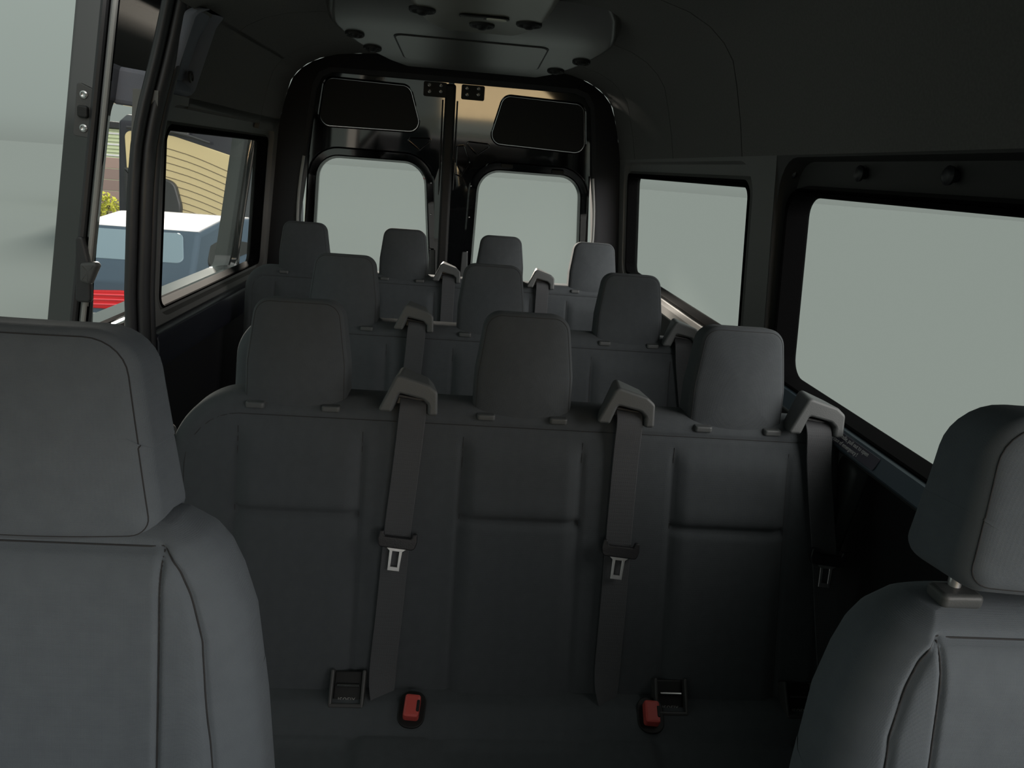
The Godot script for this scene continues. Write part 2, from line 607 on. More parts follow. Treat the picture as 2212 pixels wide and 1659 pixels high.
	var lab := part("notice_label", slab(rect(0.21, 0.026, 0.003), 0.0012, 0.0004, 1).mesh(), M.label, wb, "printed emergency exit notice on the sill")
	lab.transform = Transform3D(Basis(Vector3.BACK, Vector3(0.44, 0.898, 0).normalized(), Vector3(-0.898, 0.44, 0).normalized()), wall_pt(1, 1.024, -1.345, -0.0045))
	for k in 2:
		var tm := TextMesh.new()
		tm.text = ["Turn handle, pull out to open", "in case of emergency !"][k]
		tm.font_size = 12
		tm.pixel_size = 0.00083
		tm.depth = 0.0004
		var to := part("lettering", tm, M.white, lab)
		to.position = Vector3([0.0, -0.01][k], [0.0062, -0.0062][k], 0.0014)
	var wc := window("window_3", 1, [1.0, 1.577, -0.796, 0.9], [[1.02, 1.56, -0.44, 0.75, 0.08, 0.0], [1.04, 1.54, -0.42, 0.73, 0.07, 0.03]], 0.035, "driver's door window beside the right front seat", M.trim)
	wc.position = Vector3(0.12, 0, 0)

	# left wall behind the sliding door opening
	var l := thing("wall_left", Vector3.ZERO, "dark plastic side wall lining below the left rear window", "wall", "", "structure")
	part("lower_panel", sweep(side_section(-1, 0.0, 0.93), ZR, -2.31, 0.03).mesh(25), M.dark_plastic, l)
	var lg := Geo.new()
	var ll := []
	for q in [[0.86, 0.925, 0.0], [0.864, 0.92, -0.02], [0.868, 0.915, -0.026], [0.885, 0.90, -0.03]]:
		ll.append(wall_loop(-1, q[0] - 0.06, q[1], -3.70, -2.32, 0.012, q[2]))
	lg.loft(ll, false, true)
	part("ledge", lg.mesh(30, false), M.ledge, l)
	part("cab_panel", sweep(side_section(-1, 0.0, 1.0), -0.95, 0.9, 0.03).mesh(25), M.dark_plastic, l)
	window("window_4", -1, [0.93, 1.633, ZR, -2.31], [
		[0.95, 1.607, -3.70, -2.385, 0.10, 0.0], [0.956, 1.60, -3.692, -2.40, 0.09, 0.022], [0.965, 1.558, -3.665, -2.43, 0.045, 0.026],
		[0.972, 1.549, -3.655, -2.437, 0.045, 0.012], [0.976, 1.541, -3.648, -2.443, 0.042, 0.014], [0.980, 1.533, -3.64, -2.452, 0.035, 0.05]], 0.055, "left rear side window with the slid-back door seen through it", M.trim)
	window("window_5", -1, [1.0, 1.577, -0.95, 0.9], [[1.02, 1.56, -0.70, 0.75, 0.08, 0.0], [1.04, 1.54, -0.68, 0.73, 0.07, 0.03]], 0.035, "front left door window beside the left front seat", M.trim)

	# front end, behind the photographer: cowl below and header above the windscreen
	var fr := thing("wall_front", Vector3.ZERO, "front end of the cab with dashboard bulkhead and windscreen header", "wall", "", "structure")
	part("bulkhead", box(Vector3(1.78, 0.95, 0.08), 0.01).xform(at(XC, 0.475, 0.92)).mesh(), M.dark_plastic, fr)
	part("overhead_shelf", slab(round_poly(P2([V2(0.35, 1.66), V2(0.9, 1.58), V2(0.93, 1.96), V2(0.3, 1.96)]), 0.03), 1.44, 0.02).xform(Transform3D(Basis(Vector3(0, 0, 1), Vector3(0, 1, 0), Vector3(-1, 0, 0)), Vector3(XC + 0.72, 0, 0))).mesh(), M.liner, fr)
	part("dashboard", slab(round_poly(P2([V2(0.42, 0.42), V2(0.9, 0.42), V2(0.9, 1.03), V2(0.6, 1.03), V2(0.38, 0.90)]), [0.03, 0.02, 0.02, 0.08, 0.06]), 1.7, 0.02).xform(Transform3D(Basis(Vector3(0, 0, 1), Vector3(0, 1, 0), Vector3(-1, 0, 0)), Vector3(XC + 0.85, 0, 0))).mesh(), M.dark_plastic, fr)

	# rear wall round the doors
	var rw := thing("wall_rear", Vector3.ZERO, "dark rear wall surround framing the two rear doors", "wall", "", "structure")
	var body := PackedVector2Array([V2(XC + 0.86, -0.02)])
	body.append_array(section(1, 0.001, -1, 0.001))
	body.append(V2(XC - 0.86, -0.02))
	var opening := round_poly(P2([V2(-0.815, 0.04), V2(0.66, 0.04), V2(0.643, 1.2), V2(0.556, 1.858), V2(-0.70, 1.858), V2(-0.803, 1.2)]), [0.02, 0.02, 0.3, 0.085, 0.085, 0.3], 8)
	var cc := Vector2(XC, 1.0)
	var o1 := by_angle(body, cc, 120)
	var i1 := by_angle(opening, cc, 120)
	var mid := PackedVector2Array()
	for k in o1.size(): mid.append(i1[k] + (i1[k] - cc).normalized() * 0.022)
	var rg := Geo.new()
	rg.loft([lift(o1, ZR - 0.06), lift(o1, ZR + 0.012), lift(mid, ZR + 0.05), lift(i1, ZR + 0.042), lift(i1, ZR - 0.06)])
	part("door_surround", rg.mesh(40, false), M.surround, rw)
	for s in [[-0.796, -0.735, 0], [0.636, 0.576, 1]]:
		var pth := smooth_path([Vector3(s[0] + (0.006 if s[2] == 0 else -0.006), 0.62, ZR + 0.052), Vector3(s[0], 1.2, ZR + 0.052), Vector3((s[0] + s[1]) / 2, 1.48, ZR + 0.052)])
		part("seal_edge", tube(pth, 0.0065, 8).mesh(), M.cap, rw, "pale strip along the door opening")

func door_loop(pts: PackedVector2Array, r: Variant, z: float) -> PackedVector3Array:
	return lift(round_poly(pts, r, 8), z)

func lean_z(y: float) -> float: return 0.08 * maxf(0.0, y - 1.25) - 0.02

func rear_doors() -> void:
	for k in 2:
		var d := thing("door_%d" % (k + 2), Vector3.ZERO, ["left rear door in glossy black paint with a dark blue sheen", "right rear door in glossy black paint reflecting a tan patch"][k], "door", "", "structure")
		# corners given left to right, bottom first
		var low: PackedVector2Array = [P2([V2(-0.812, 0.05), V2(-0.108, 0.05), V2(-0.108, 1.545), V2(-0.752, 1.545)]), P2([V2(-0.082, 0.05), V2(0.655, 0.05), V2(0.598, 1.545), V2(-0.082, 1.545)])][k]
		var up: PackedVector2Array = [P2([V2(-0.752, 1.545), V2(-0.108, 1.545), V2(-0.108, 1.856), V2(-0.70, 1.856)]), P2([V2(-0.082, 1.545), V2(0.598, 1.545), V2(0.556, 1.856), V2(-0.082, 1.856)])][k]
		var win: PackedVector2Array = [P2([V2(-0.742, 0.88), V2(-0.165, 0.88), V2(-0.212, 1.482), V2(-0.706, 1.482)]), P2([V2(0.05, 0.88), V2(0.592, 0.88), V2(0.548, 1.474), V2(0.064, 1.474)])][k]
		var rec: PackedVector2Array = [P2([V2(-0.71, 1.624), V2(-0.226, 1.630), V2(-0.288, 1.828), V2(-0.674, 1.834)]), P2([V2(0.095, 1.606), V2(0.562, 1.592), V2(0.534, 1.812), V2(0.152, 1.822)])][k]
		var g := Geo.new()
		var out := 0.0
		g.loft([door_loop(low, 0.0008, ZR - 0.05), door_loop(low, 0.0008, ZR), lift(inset(round_poly(win, 0.1, 8), -0.052), ZR), lift(inset(round_poly(win, 0.1, 8), -0.044), ZR - 0.014), lift(inset(round_poly(win, 0.1, 8), -0.016), ZR - 0.016), lift(inset(round_poly(win, 0.1, 8), -0.010), ZR - 0.010), lift(round_poly(win, 0.1, 8), ZR - 0.03), lift(round_poly(win, 0.1, 8), ZR - 0.05), door_loop(low, 0.0008, ZR - 0.05)])
		g.loft([door_loop(up, 0.0008, ZR - 0.05), door_loop(up, [0.0008, 0.0008, 0.07, 0.0008] if k == 1 else [0.0008, 0.0008, 0.0008, 0.07], ZR), lift(inset(round_poly(rec, 0.045, 8), -0.008), ZR), lift(inset(round_poly(rec, 0.045, 8), -0.004), ZR - 0.003), lift(round_poly(rec, 0.045, 8), ZR - 0.016), lift(round_poly(rec, 0.045, 8), ZR - 0.05), door_loop(up, 0.0008, ZR - 0.05)])
		# the upper third leans towards the cabin, as the tail does
		g.warp(func(v: Vector3) -> Vector3: return v + Vector3(0, 0, lean_z(v.y)))
		part("door_panel", g.mesh(25, false), M.paint, d)
		part("upper_cover", slab(inset(round_poly(rec, 0.045, 8), 0.001), 0.012, 0.002, 2).xform(at(0, 0, ZR - 0.022)).warp(func(v: Vector3) -> Vector3: return v + Vector3(0, 0, lean_z(v.y))).mesh(), M.recess, d, "matt dark infill of the upper opening")
		part("pane", slab(inset(round_poly(win, 0.1, 8), -0.006), 0.004, 0.0008, 1).xform(at(0, 0, ZR - 0.06)).mesh(), M.glass, d)
		# hinge plate high at the meeting edge, bolted on
		var px: float = [-0.165, 0.01][k]
		var hp := part("hinge_plate", slab(round_poly(P2([V2(-0.058, -0.035), V2(0.05, -0.035), V2(0.05, 0.03), V2(-0.058, 0.03)]), 0.008), 0.012, 0.003).xform(at(px, 1.824, ZR + 0.026)).mesh(), M.black, d, "bolted black hinge plate")
		for b in [[-0.032, 0.016], [0.022, 0.018], [0.022, -0.008], [-0.03, -0.012]]:
			part("bolt", lathe(P2([V2(0.0085, 0), V2(0.0085, 0.003), V2(0.005, 0.004), V2(0.004, 0.002)]), 14).xform(Transform3D(Basis(Vector3.RIGHT, Vector3.BACK, Vector3.DOWN), Vector3(px + b[0], 1.824 + b[1], ZR + 0.038))).mesh(), M.metal, hp)
		# pressed ribs
		var s := -1.0 if k == 0 else 1.0
		var cx := -0.095
		for poly in [[[0.072, 1.605], [0.195, 1.60], [0.19, 1.585], [0.137, 1.545]], [[0.04, 1.58], [0.075, 1.585], [0.105, 1.51], [0.065, 1.44], [0.04, 1.45]]]:
			var pp := PackedVector2Array()
			for q in poly: pp.append(V2(cx + s * q[0], q[1]))
			var path := PackedVector3Array()
			for q in round_poly(pp, 0.009, 4): path.append(Vector3(q.x, q.y, ZR + 0.002 + lean_z(q.y)))
			if k == 1 or poly[0][0] > 0.05:
				part("pressed_rib", tube(path, 0.004, 6, true).mesh(60), M.paint, d)
		if k == 1:
			for q in [[0.19, 1.507], [0.44, 1.497]]:
				part("clip", slab(rect(0.058, 0.02, 0.004), 0.012, 0.003).xform(at(q[0], q[1], ZR - 0.008 + lean_z(q[1]))).mesh(), M.black, d)
		for q in [[-0.04, 1.40], [-0.03, 1.25], [-0.03, 1.08]]:
			var bx: float = [win[2].x + 0.04, win[3].x - 0.042][k] + (0.03 if k == 0 else -0.0) * (1.4 - q[1])
			part("screw", lathe(P2([V2(0.004, 0), V2(0.004, 0.002), V2(0.002, 0.003)]), 10).xform(Transform3D(Basis(Vector3.RIGHT, Vector3.BACK, Vector3.DOWN), Vector3(bx, q[1], ZR - 0.002 + lean_z(q[1])))).mesh(), M.metal, d)
		# grey lower cover at the foot of the window
		var gx: float = [-0.15, 0.012][k]
		part("latch_cover", slab(round_poly(P2([V2(-0.02, -0.12), V2(0.02, -0.12), V2(0.014, 0.03), V2(-0.014, 0.03)]), 0.006), 0.014, 0.004).xform(at(gx, 1.05, ZR - 0.02)).mesh(), M.guide, d)
	var t := thing("trim_1", Vector3.ZERO, "upright black rubber strip where the two rear doors meet", "trim", "", "structure")
	part("rubber_strip", slab(rect(0.05, 1.80, 0.012), 0.05, 0.012, 4).xform(at(-0.098, 0.952, ZR - 0.012)).mesh(), M.black, t)
	for s in [-1, 1]:
		part("lip", tube(PackedVector3Array([Vector3(-0.098 + s * 0.034, 0.1, ZR - 0.016), Vector3(-0.098 + s * 0.034, 1.25, ZR - 0.016), Vector3(-0.098 + s * 0.034, 1.78, ZR + 0.026)]), 0.004, 8).mesh(), M.rubber, t)

# ------------------------------------------------------------------ sliding door, pushed back outside
func door_pt(q: Vector2, off: float) -> Vector3:
	# the door follows the body's lean
	return Vector3(-(1.152 - 0.175 * (maxf(q.y, 0.6) - 0.95) + off), q.y, q.x)

func slide_loop(y0: float, y1: float, z0: float, z1: float, r: float, off: float) -> PackedVector3Array:
	var o := PackedVector3Array()
	var pts := round_poly(P2([V2(z0, y0), V2(z1, y0), V2(z1, y1), V2(z0, y1)]), r, 7)
	var n := pts.size()
	for i in n:                      # the long sides follow the curve of the body
		var a := pts[i]
		var b := pts[(i + 1) % n]
		var m := 8 if i % 8 == 7 else 1
		for k in m: o.append(door_pt(a.lerp(b, float(k) / m), off))
	return o

func sliding_door() -> void:
	var d := thing("door_1", Vector3.ZERO, "black sliding side door pushed back outside the body at the left", "door", "", "structure")
	var win := [0.90, 1.60, -3.935, -2.392]
	var L := func(m: float, r: float, off: float) -> PackedVector3Array: return slide_loop(win[0] - m, win[1] + m, win[2] - m, win[3] + m, r, off)
	var g := Geo.new()
	var outer := [-0.05, 1.96, -3.97, -2.345]
	g.loft([slide_loop(outer[0], outer[1], outer[2], outer[3], 0.012, 0.112), slide_loop(outer[0], outer[1], outer[2], outer[3], 0.012, 0.104), slide_loop(outer[0] + 0.006, outer[1] - 0.006, outer[2] + 0.006, outer[3] - 0.006, 0.012, 0.004), slide_loop(outer[0] + 0.012, outer[1] - 0.012, outer[2] + 0.012, outer[3] - 0.012, 0.012, 0.0), L.call(0.022, 0.07, 0.0), L.call(0.016, 0.07, 0.008), L.call(0.012, 0.065, 0.03), L.call(0.0, 0.06, 0.034), L.call(0.0, 0.06, 0.112), slide_loop(outer[0], outer[1], outer[2], outer[3], 0.012, 0.112)])
	part("door_panel", g.mesh(30, false), M.paint, d)
	var gp := Geo.new()
	gp.loft([L.call(0.006, 0.06, 0.05), L.call(0.006, 0.06, 0.054)], true, true)
	part("pane", gp.mesh(30), M.glass, d)
	# weather strip and flange with its highlight painted pale down the leading edge
	var e1 := PackedVector3Array()
	var e2 := PackedVector3Array()
	for k in 20:
		var y := 0.0 + 1.94 * k / 19.0
		e1.append(door_pt(V2(-2.348, y), 0.008))
		e2.append(door_pt(V2(-2.343, y), 0.034))
	part("flange", tube(e1, 0.0075, 8).mesh(), M.cap, d, "edge flange with a painted pale highlight")
	part("weather_strip", tube(e2, 0.011, 8).mesh(), M.rubber, d)
	# lock plate on the leading edge
	var lp := part("lock_plate", slab(round_poly(P2([V2(-0.03, -0.075), V2(0.026, -0.075), V2(0.026, 0.06), V2(-0.02, 0.075)]), 0.008), 0.006, 0.002).mesh(), M.plastic, d, "bolted plate on the door edge")
	lp.transform = Transform3D(Basis.from_euler(Vector3(0, 0, deg_to_rad(-5))), door_pt(V2(-2.352, 1.565), 0.06) + Vector3(0, 0, 0.008))
	for y in [0.042, -0.05]:
		part("bolt", lathe(P2([V2(0.011, 0), V2(0.011, 0.003), V2(0.007, 0.005), V2(0.004, 0.003)]), 16).xform(Transform3D(Basis(Vector3.RIGHT, Vector3.BACK, Vector3.DOWN), Vector3(0, y, 0.006))).mesh(), M.metal, lp)
	part("catch", slab(rect(0.03, 0.034, 0.008), 0.014, 0.005).xform(at(0, -0.005, 0.004)).mesh(), M.black, lp)
	# inside handle
	var hs := round_poly(P2([V2(-0.028, -0.11), V2(0.02, -0.11), V2(0.026, 0.0), V2(0.012, 0.09), V2(-0.01, 0.09)]), 0.012)
	var h := part("handle_base", slab(hs, 0.02, 0.007).mesh(), M.dark_plastic, d)
	h.transform = Transform3D(Basis(), door_pt(V2(-2.352, 1.115), 0.02) + Vector3(0, 0, 0.006))
	part("handle", slab(round_poly(P2([V2(-0.025, -0.03), V2(0.005, -0.04), V2(0.034, 0.02), V2(0.026, 0.032), V2(-0.02, 0.026)]), 0.009), 0.03, 0.01).xform(at(0.026, -0.012, 0.012)).mesh(), M.plastic, h)
	# roller arm joining door and body
	var arm := Geo.new()
	arm.add(box(Vector3(0.15, 0.105, 0.05), 0.012), at(-0.985, 1.64, -2.44, 0, 22, -4))
	part("roller_arm", arm.mesh(), M.pad, d, "boxed roller arm with a pale face")

	# rubber seal round the opening
	var s := thing("trim_2", Vector3.ZERO, "thick black rubber seal down the edge of the sliding door opening", "trim", "", "structure")
	for q in [[-2.296, 0.006, 0.021], [-2.268, 0.03, 0.016], [-2.312, -0.012, 0.012]]:
		var path := PackedVector3Array()
		for k in 32:
			var y := 0.03 + 1.87 * k / 31.0
			path.append(rim_pt(y, q[0] - 0.06 * smoothstep(1.3, 1.85, y), q[1]))
		for k in 6: path.append(rim_pt(1.90 + 0.04 * sin(PI / 2 * (k + 1) / 6.0), q[0] - 0.06 + 0.05 * (1 - cos(PI / 2 * (k + 1) / 6.0)), q[1]))
		path.append(rim_pt(1.94, -1.0, q[1]))
		part("seal_bead", tube(path, q[2], 12).mesh(60), M.rubber, s)
	# painted jamb behind the seal
	var j := thing("trim_3", Vector3.ZERO, "glossy black painted door jamb just behind the rubber seal", "trim", "", "structure")
	var jg := Geo.new()
	var jl := []
	for k in 24:
		var y := 1.93 * k / 23.0
		var zz := 0.06 * smoothstep(1.3, 1.85, y)
		jl.append(PackedVector3Array([rim_pt(y, -2.315 - zz, 0.028), rim_pt(y, -2.305 - zz, 0.05), rim_pt(y, -2.313 - zz, 0.06), rim_pt(y, -2.40 - zz, 0.06), rim_pt(y, -2.40 - zz, 0.028)]))
	jg.loft(jl, true, true)
	part("jamb", jg.mesh(30), M.paint, j)

# ------------------------------------------------------------------ overhead air unit
const CON := [[-2.28, 0.40, 1.956], [-2.36, 0.44, 1.93], [-2.46, 0.462, 1.903], [-2.53, 0.47, 1.889], [-2.57, 0.468, 1.884], [-2.62, 0.458, 1.878], [-2.72, 0.43, 1.864], [-2.82, 0.385, 1.85], [-2.92, 0.33, 1.838], [-3.0, 0.275, 1.832], [-3.03, 0.24, 1.838], [-3.05, 0.22, 1.86], [-3.06, 0.215, 1.95]]

func con_y(z: float) -> float:
	for i in CON.size() - 1:
		if z >= CON[i + 1][0]: return lerpf(CON[i][2], CON[i + 1][2], (z - CON[i][0]) / (CON[i + 1][0] - CON[i][0]))
	return 1.9

func vent(parent: Node3D, x: float, y: float, z: float, r: float, tilt: float) -> void:
	var ring := part("air_vent", lathe(P2([V2(r, 0.004), V2(r, -0.003), V2(r * 0.92, -0.006), V2(r * 0.8, -0.004), V2(r * 0.74, 0.002), V2(r * 0.6, 0.006)]), 28).mesh(45), M.black, parent, "round adjustable air nozzle")
	ring.transform = at(x, y, z, tilt, 0, 0)
	part("nozzle_ball", lathe(P2([V2(0.0, -0.4 * r), V2(r * 0.22, -0.38 * r), V2(r * 0.4, -0.28 * r), V2(r * 0.5, -0.1 * r), V2(r * 0.52, 0.1 * r)]), 20).mesh(60), M.black, ring)

func console() -> void:
	var c := thing("air_console", Vector3.ZERO, "dark overhead air unit with nozzles, lamp and filter grille on the ceiling", "console")
	var g := Geo.new()
	var loops := []
	for s in CON:
		var w: float = s[1]
		var y: float = s[2]
		var ring := PackedVector3Array()
		for q in round_poly(P2([V2(-w, 2.0), V2(-w * 0.94, y), V2(w * 0.94, y), V2(w, 2.0)]), [0.002, 0.025, 0.025, 0.002], 5):
			ring.append(Vector3(q.x - 0.003, q.y, s[0]))
		loops.append(ring)
	g.loft(loops, true, true)
	part("housing", g.mesh(28), M.console, c)
	# centre duct running forward from the unit
	var dg := Geo.new()
	var dl := []
	for s in [[-1.2, 0.20, 1.90], [-1.7, 0.198, 1.888], [-2.0, 0.195, 1.884], [-2.2, 0.19, 1.882], [-2.35, 0.17, 1.883], [-2.45, 0.15, 1.888], [-2.54, 0.12, 1.893]]:
		var ring := PackedVector3Array()
		for q in round_poly(P2([V2(-s[1] - 0.03, 1.985), V2(-s[1] * 0.93, s[2]), V2(s[1] * 0.93, s[2]), V2(s[1] + 0.03, 1.985)]), [0.002, 0.03, 0.03, 0.002], 6):
			ring.append(Vector3(q.x + 0.012, q.y, s[0]))
		dl.append(ring)
	dg.loft(dl, true, true)
	part("centre_duct", dg.mesh(28), M.duct, c)
	for q in [[-0.142, -2.17], [0.018, -2.31], [0.146, -2.235]]: vent(c, q[0], 1.881, q[1], 0.036, 0)
	for q in [[-0.385, -2.64], [-0.345, -2.78], [0.365, -2.72], [0.295, -2.86]]: vent(c, q[0], con_y(q[1]) - 0.001, q[1], 0.031, -7)
	var lens := part("lamp_bezel", slab(rect(0.135, 0.034, 0.015), 0.004, 0.0015).xform(at(0.022, 1.8805, -2.185, 90)).mesh(), M.black, c)
	var lm := mat(Color(0.85, 0.84, 0.78), 0.15)
	part("lamp_lens", slab(rect(0.055, 0.026, 0.012), 0.006, 0.0025).xform(at(0.055, 1.8795, -2.185, 90)).mesh(), lm, lens, "pale lamp lens")
	part("lamp_lens", slab(rect(0.062, 0.026, 0.012), 0.005, 0.0025).xform(at(-0.010, 1.88, -2.185, 90)).mesh(), M.console, lens)
	# return air grille let into the underside
	var za := -2.60
	var zb := -2.87
	var tl := atan2(con_y(za) - con_y(zb), zb - za)
	var fr := slab(round_poly(P2([V2(-0.262, -0.14), V2(0.244, -0.14), V2(0.232, 0.14), V2(-0.246, 0.14)]), 0.03), 0.006, 0.002)
	var gx := Transform3D(Basis(Vector3.RIGHT, (Vector3(0, con_y(zb), zb) - Vector3(0, con_y(za), za)).normalized(), Vector3.RIGHT.cross((Vector3(0, con_y(zb), zb) - Vector3(0, con_y(za), za)).normalized())), Vector3(0, (con_y(za) + con_y(zb)) / 2, (za + zb) / 2))
	if gx.basis.z.y > 0: gx.basis.z = -gx.basis.z
	var gf := part("grille_frame", fr.mesh(), M.black, c)
	gf.transform = gx.translated_local(Vector3(0, 0, -0.004))
	part("filter_grille", slab(round_poly(P2([V2(-0.255, -0.134), V2(0.238, -0.134), V2(0.226, 0.134), V2(-0.24, 0.134)]), 0.026), 0.004, 0.001).xform(at(0, 0, 0.0035)).mesh(), M.console, gf)

# ------------------------------------------------------------------ bench seats
# the front face of a backrest as a height field over a rounded outline; grooves are real valleys
func edge_dist(x: float, y: float, x0: float, x1: float, top: float, ra: float, rb: float) -> float:
	var r := ra if x < (x0 + x1) / 2 else rb
	var dx := minf(x - x0, x1 - x)
	var dy := top - y
	if dx < r and dy < r: return r - Vector2(r - dx, r - dy).length()
	return minf(dx, dy)

func field_mesh(pts: Array, pick: Callable) -> Dictionary:
	# pts[i][j] -> Vector3 grid; returns category -> ArrayMesh with smooth normals shared across the pieces
	var nr := pts.size()
	var nc: int = pts[0].size()
	var nm := []
	for i in nr:
		var row := PackedVector3Array()
		for j in nc:
			var a: Vector3 = pts[i][mini(j + 1, nc - 1)] - pts[i][maxi(j - 1, 0)]
			var b: Vector3 = pts[mini(i + 1, nr - 1)][j] - pts[maxi(i - 1, 0)][j]
			var n := a.cross(b).normalized()
			row.append(n)
		nm.append(row)
	var V := {}
	var N := {}
	for i in nr - 1:
		for j in nc - 1:
			var k: String = pick.call((pts[i][j] + pts[i + 1][j + 1]) / 2)
			if not V.has(k):
				V[k] = PackedVector3Array()
				N[k] = PackedVector3Array()
			for q in [[0, 0], [1, 0], [1, 1], [0, 0], [1, 1], [0, 1]]:
				V[k].append(pts[i + q[0]][j + q[1]])
				N[k].append(nm[i + q[0]][j + q[1]])
	var out := {}
	for k in V:
		var arr := []
		arr.resize(Mesh.ARRAY_MAX)
		arr[Mesh.ARRAY_VERTEX] = V[k]
		arr[Mesh.ARRAY_NORMAL] = N[k]
		var m := ArrayMesh.new()
		m.add_surface_from_arrays(Mesh.PRIMITIVE_TRIANGLES, arr)
		out[k] = m
	return out

func valley(d: float, s: float) -> float: return exp(-d * d / (2 * s * s))

func headrest(parent: Node3D, where: Transform3D, w: float, h: float, dep: float, mt: Material, rim := 0.016, top_r := 0.036, topf := 0.415, midf := 0.495, label := "") -> Node3D:
	var poly := round_poly(P2([V2(-w * 0.5, 0.0), V2(w * 0.5, 0.0), V2(w * midf, h * 0.45), V2(w * topf, h), V2(-w * topf, h), V2(-w * midf, h * 0.45)]), [rim + 0.004, rim + 0.004, 0.1, top_r, top_r, 0.1], 7)
	poly = densify(poly, 0.012)
	var g := pillow(poly, dep, rim, 0.006)
	var f := func(v: Vector3) -> Vector3: return Vector3(v.x, v.y, (v.z - dep) * (1.0 - 0.28 * v.y / h) - 0.012 * pow(v.y / h, 2.0) - 0.25 * v.x * v.x / w)
	g.warp(f)
	var o := part("headrest", g.mesh(50), mt, parent, label)
	o.transform = where
	var path := PackedVector3Array()
	for q in inset(poly, rim * 0.4): path.append(f.call(Vector3(q.x, q.y, dep - rim * 0.2 - 0.0002)))
	part("piping", tube(path, 0.0008, 6, true).mesh(60), M.thread, o)
	return o

func bench(zf: float, x0: float, x1: float, seats: Array, rests: Array, belts: Array, ra: float, rb: float, label: String) -> Node3D:
	# local frame: origin on the floor below the middle of the top front edge of the backrest
	var xm := (x0 + x1) / 2
	var b := thing("bench_seat", Vector3(xm, 0, zf), label, "seat", "rows of bench seats")
	var X0 := x0 - xm
	var X1 := x1 - xm
	var top := 1.043
	var bot := 0.44
	var lean := 0.27
	var cs := []
	for s in seats: cs.append(s - xm)
	var pw := 0.119
	var ty := 0.828
	var depth := func(x: float, y: float) -> float:
		var e := edge_dist(x, y, X0, X1, top, ra, rb)
		var z := (1.0 - y) * lean
		var R := 0.035
		if e < R: z -= R - sqrt(maxf(0, R * R - (R - e) * (R - e)))
		z -= 0.0035 * valley(e - 0.036, 0.0026)
		for c in cs:
			var dx: float = absf(x - c)
			var fade := smoothstep(0.995, 0.95, y)
			z -= 0.006 * valley(dx - pw, 0.003) * fade
			var inn := smoothstep(pw, pw - 0.03, dx)
			z += 0.009 * inn * fade
			if dx < pw + 0.004:
				z -= 0.011 * valley(y - ty, 0.006) * smoothstep(pw + 0.002, pw - 0.006, dx)
				z += 0.004 * valley(y - ty - 0.03, 0.015) * inn
		return z
	var xs := PackedFloat32Array()
	var n := int((X1 - X0) / 0.0062)
	for i in n + 1: xs.append(float(i) / n)
	var ys := PackedFloat32Array()
	for i in 13: ys.append(top - 0.036 * (1.0 - cos(PI / 2 * i / 12.0)))
	var yy := top - 0.041
	while yy > bot:
		ys.append(yy)
		yy -= 0.0052 if absf(yy - ty) < 0.03 else 0.0085
	ys.append(bot)
	var pts := []
	for y in ys:
		var xl := X0
		var xr := X1
		if y > top - ra: xl = X0 + ra - sqrt(maxf(0, ra * ra - pow(y - top + ra, 2)))
		if y > top - rb: xr = X1 - rb + sqrt(maxf(0, rb * rb - pow(y - top + rb, 2)))
		var row := PackedVector3Array()
		for u in xs:
			var uu: float = u
			var k := 0.06
			if u < k: uu = k * (1.0 - cos(PI / 2 * u / k))
			elif u > 1 - k: uu = 1.0 - k * (1.0 - cos(PI / 2 * (1 - u) / k))
			var x := lerpf(xl, xr, uu)
			row.append(Vector3(x, y, depth.call(x, y)))
		pts.append(row)
	var pick := func(v: Vector3) -> String:
		for c in cs:
			if absf(v.x - c) < pw and v.y < 0.985: return "pad_%d_%d" % [cs.find(c), 0 if v.y > ty else 1]
		return "cover"
	var pieces := field_mesh(pts, pick)
	# the rest of the backrest: rim, sides and back in one with the bolsters
	var rim := Geo.new()
	var ring := PackedVector3Array()
	for j in pts[0].size(): ring.append(pts[0][j])
	for i in range(1, pts.size()): ring.append(pts[i][pts[0].size() - 1])
	for j in range(pts[0].size() - 2, -1, -1): ring.append(pts[pts.size() - 1][j])
	for i in range(pts.size() - 2, 0, -1): ring.append(pts[i][0])
	var r2 := PackedVector3Array()
	var r3 := PackedVector3Array()
	for v in ring:
		r2.append(Vector3(v.x, v.y, (1.0 - v.y) * lean - 0.075))
		r3.append(Vector3(v.x * 0.97, v.y - 0.012 if v.y > 0.9 else v.y, (1.0 - v.y) * lean - 0.095))
	rim.loft([ring, r2, r3], false, true)
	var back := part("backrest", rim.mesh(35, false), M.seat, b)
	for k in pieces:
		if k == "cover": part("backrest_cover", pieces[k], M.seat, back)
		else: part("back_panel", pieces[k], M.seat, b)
	for c in cs:
		for s in [-1, 1]:
			var l := PackedVector3Array()
			for k in 25:
				var y := 0.985 - 0.02 * k
				l.append(Vector3(c + s * pw, y, depth.call(c + s * pw, y) + 0.0004))
			part("seam", tube(l, 0.0009, 6).mesh(60), M.thread, back)
	var tl := PackedVector3Array()
	var q0 := 0.036
	for k in 14: tl.append(Vector3(X0 + q0, 0.62 + (top - ra - 0.62) * k / 14.0, 0))
	for k in 9: tl.append(Vector3(X0 + ra - (ra - q0) * cos(PI / 2 * k / 8.0), top - ra + (ra - q0) * sin(PI / 2 * k / 8.0), 0))
	for k in range(1, 40): tl.append(Vector3(lerpf(X0 + ra, X1 - rb, k / 39.0), top - q0, 0))
	for k in range(1, 9): tl.append(Vector3(X1 - rb + (rb - q0) * sin(PI / 2 * k / 8.0), top - rb + (rb - q0) * cos(PI / 2 * k / 8.0), 0))
	for k in range(1, 14): tl.append(Vector3(X1 - q0, top - rb - (top - rb - 0.62) * k / 13.0, 0))
	for k in tl.size(): tl[k].z = depth.call(tl[k].x, tl[k].y) + 0.0006
	part("seam", tube(tl, 0.0009, 6).mesh(60), M.thread, back)
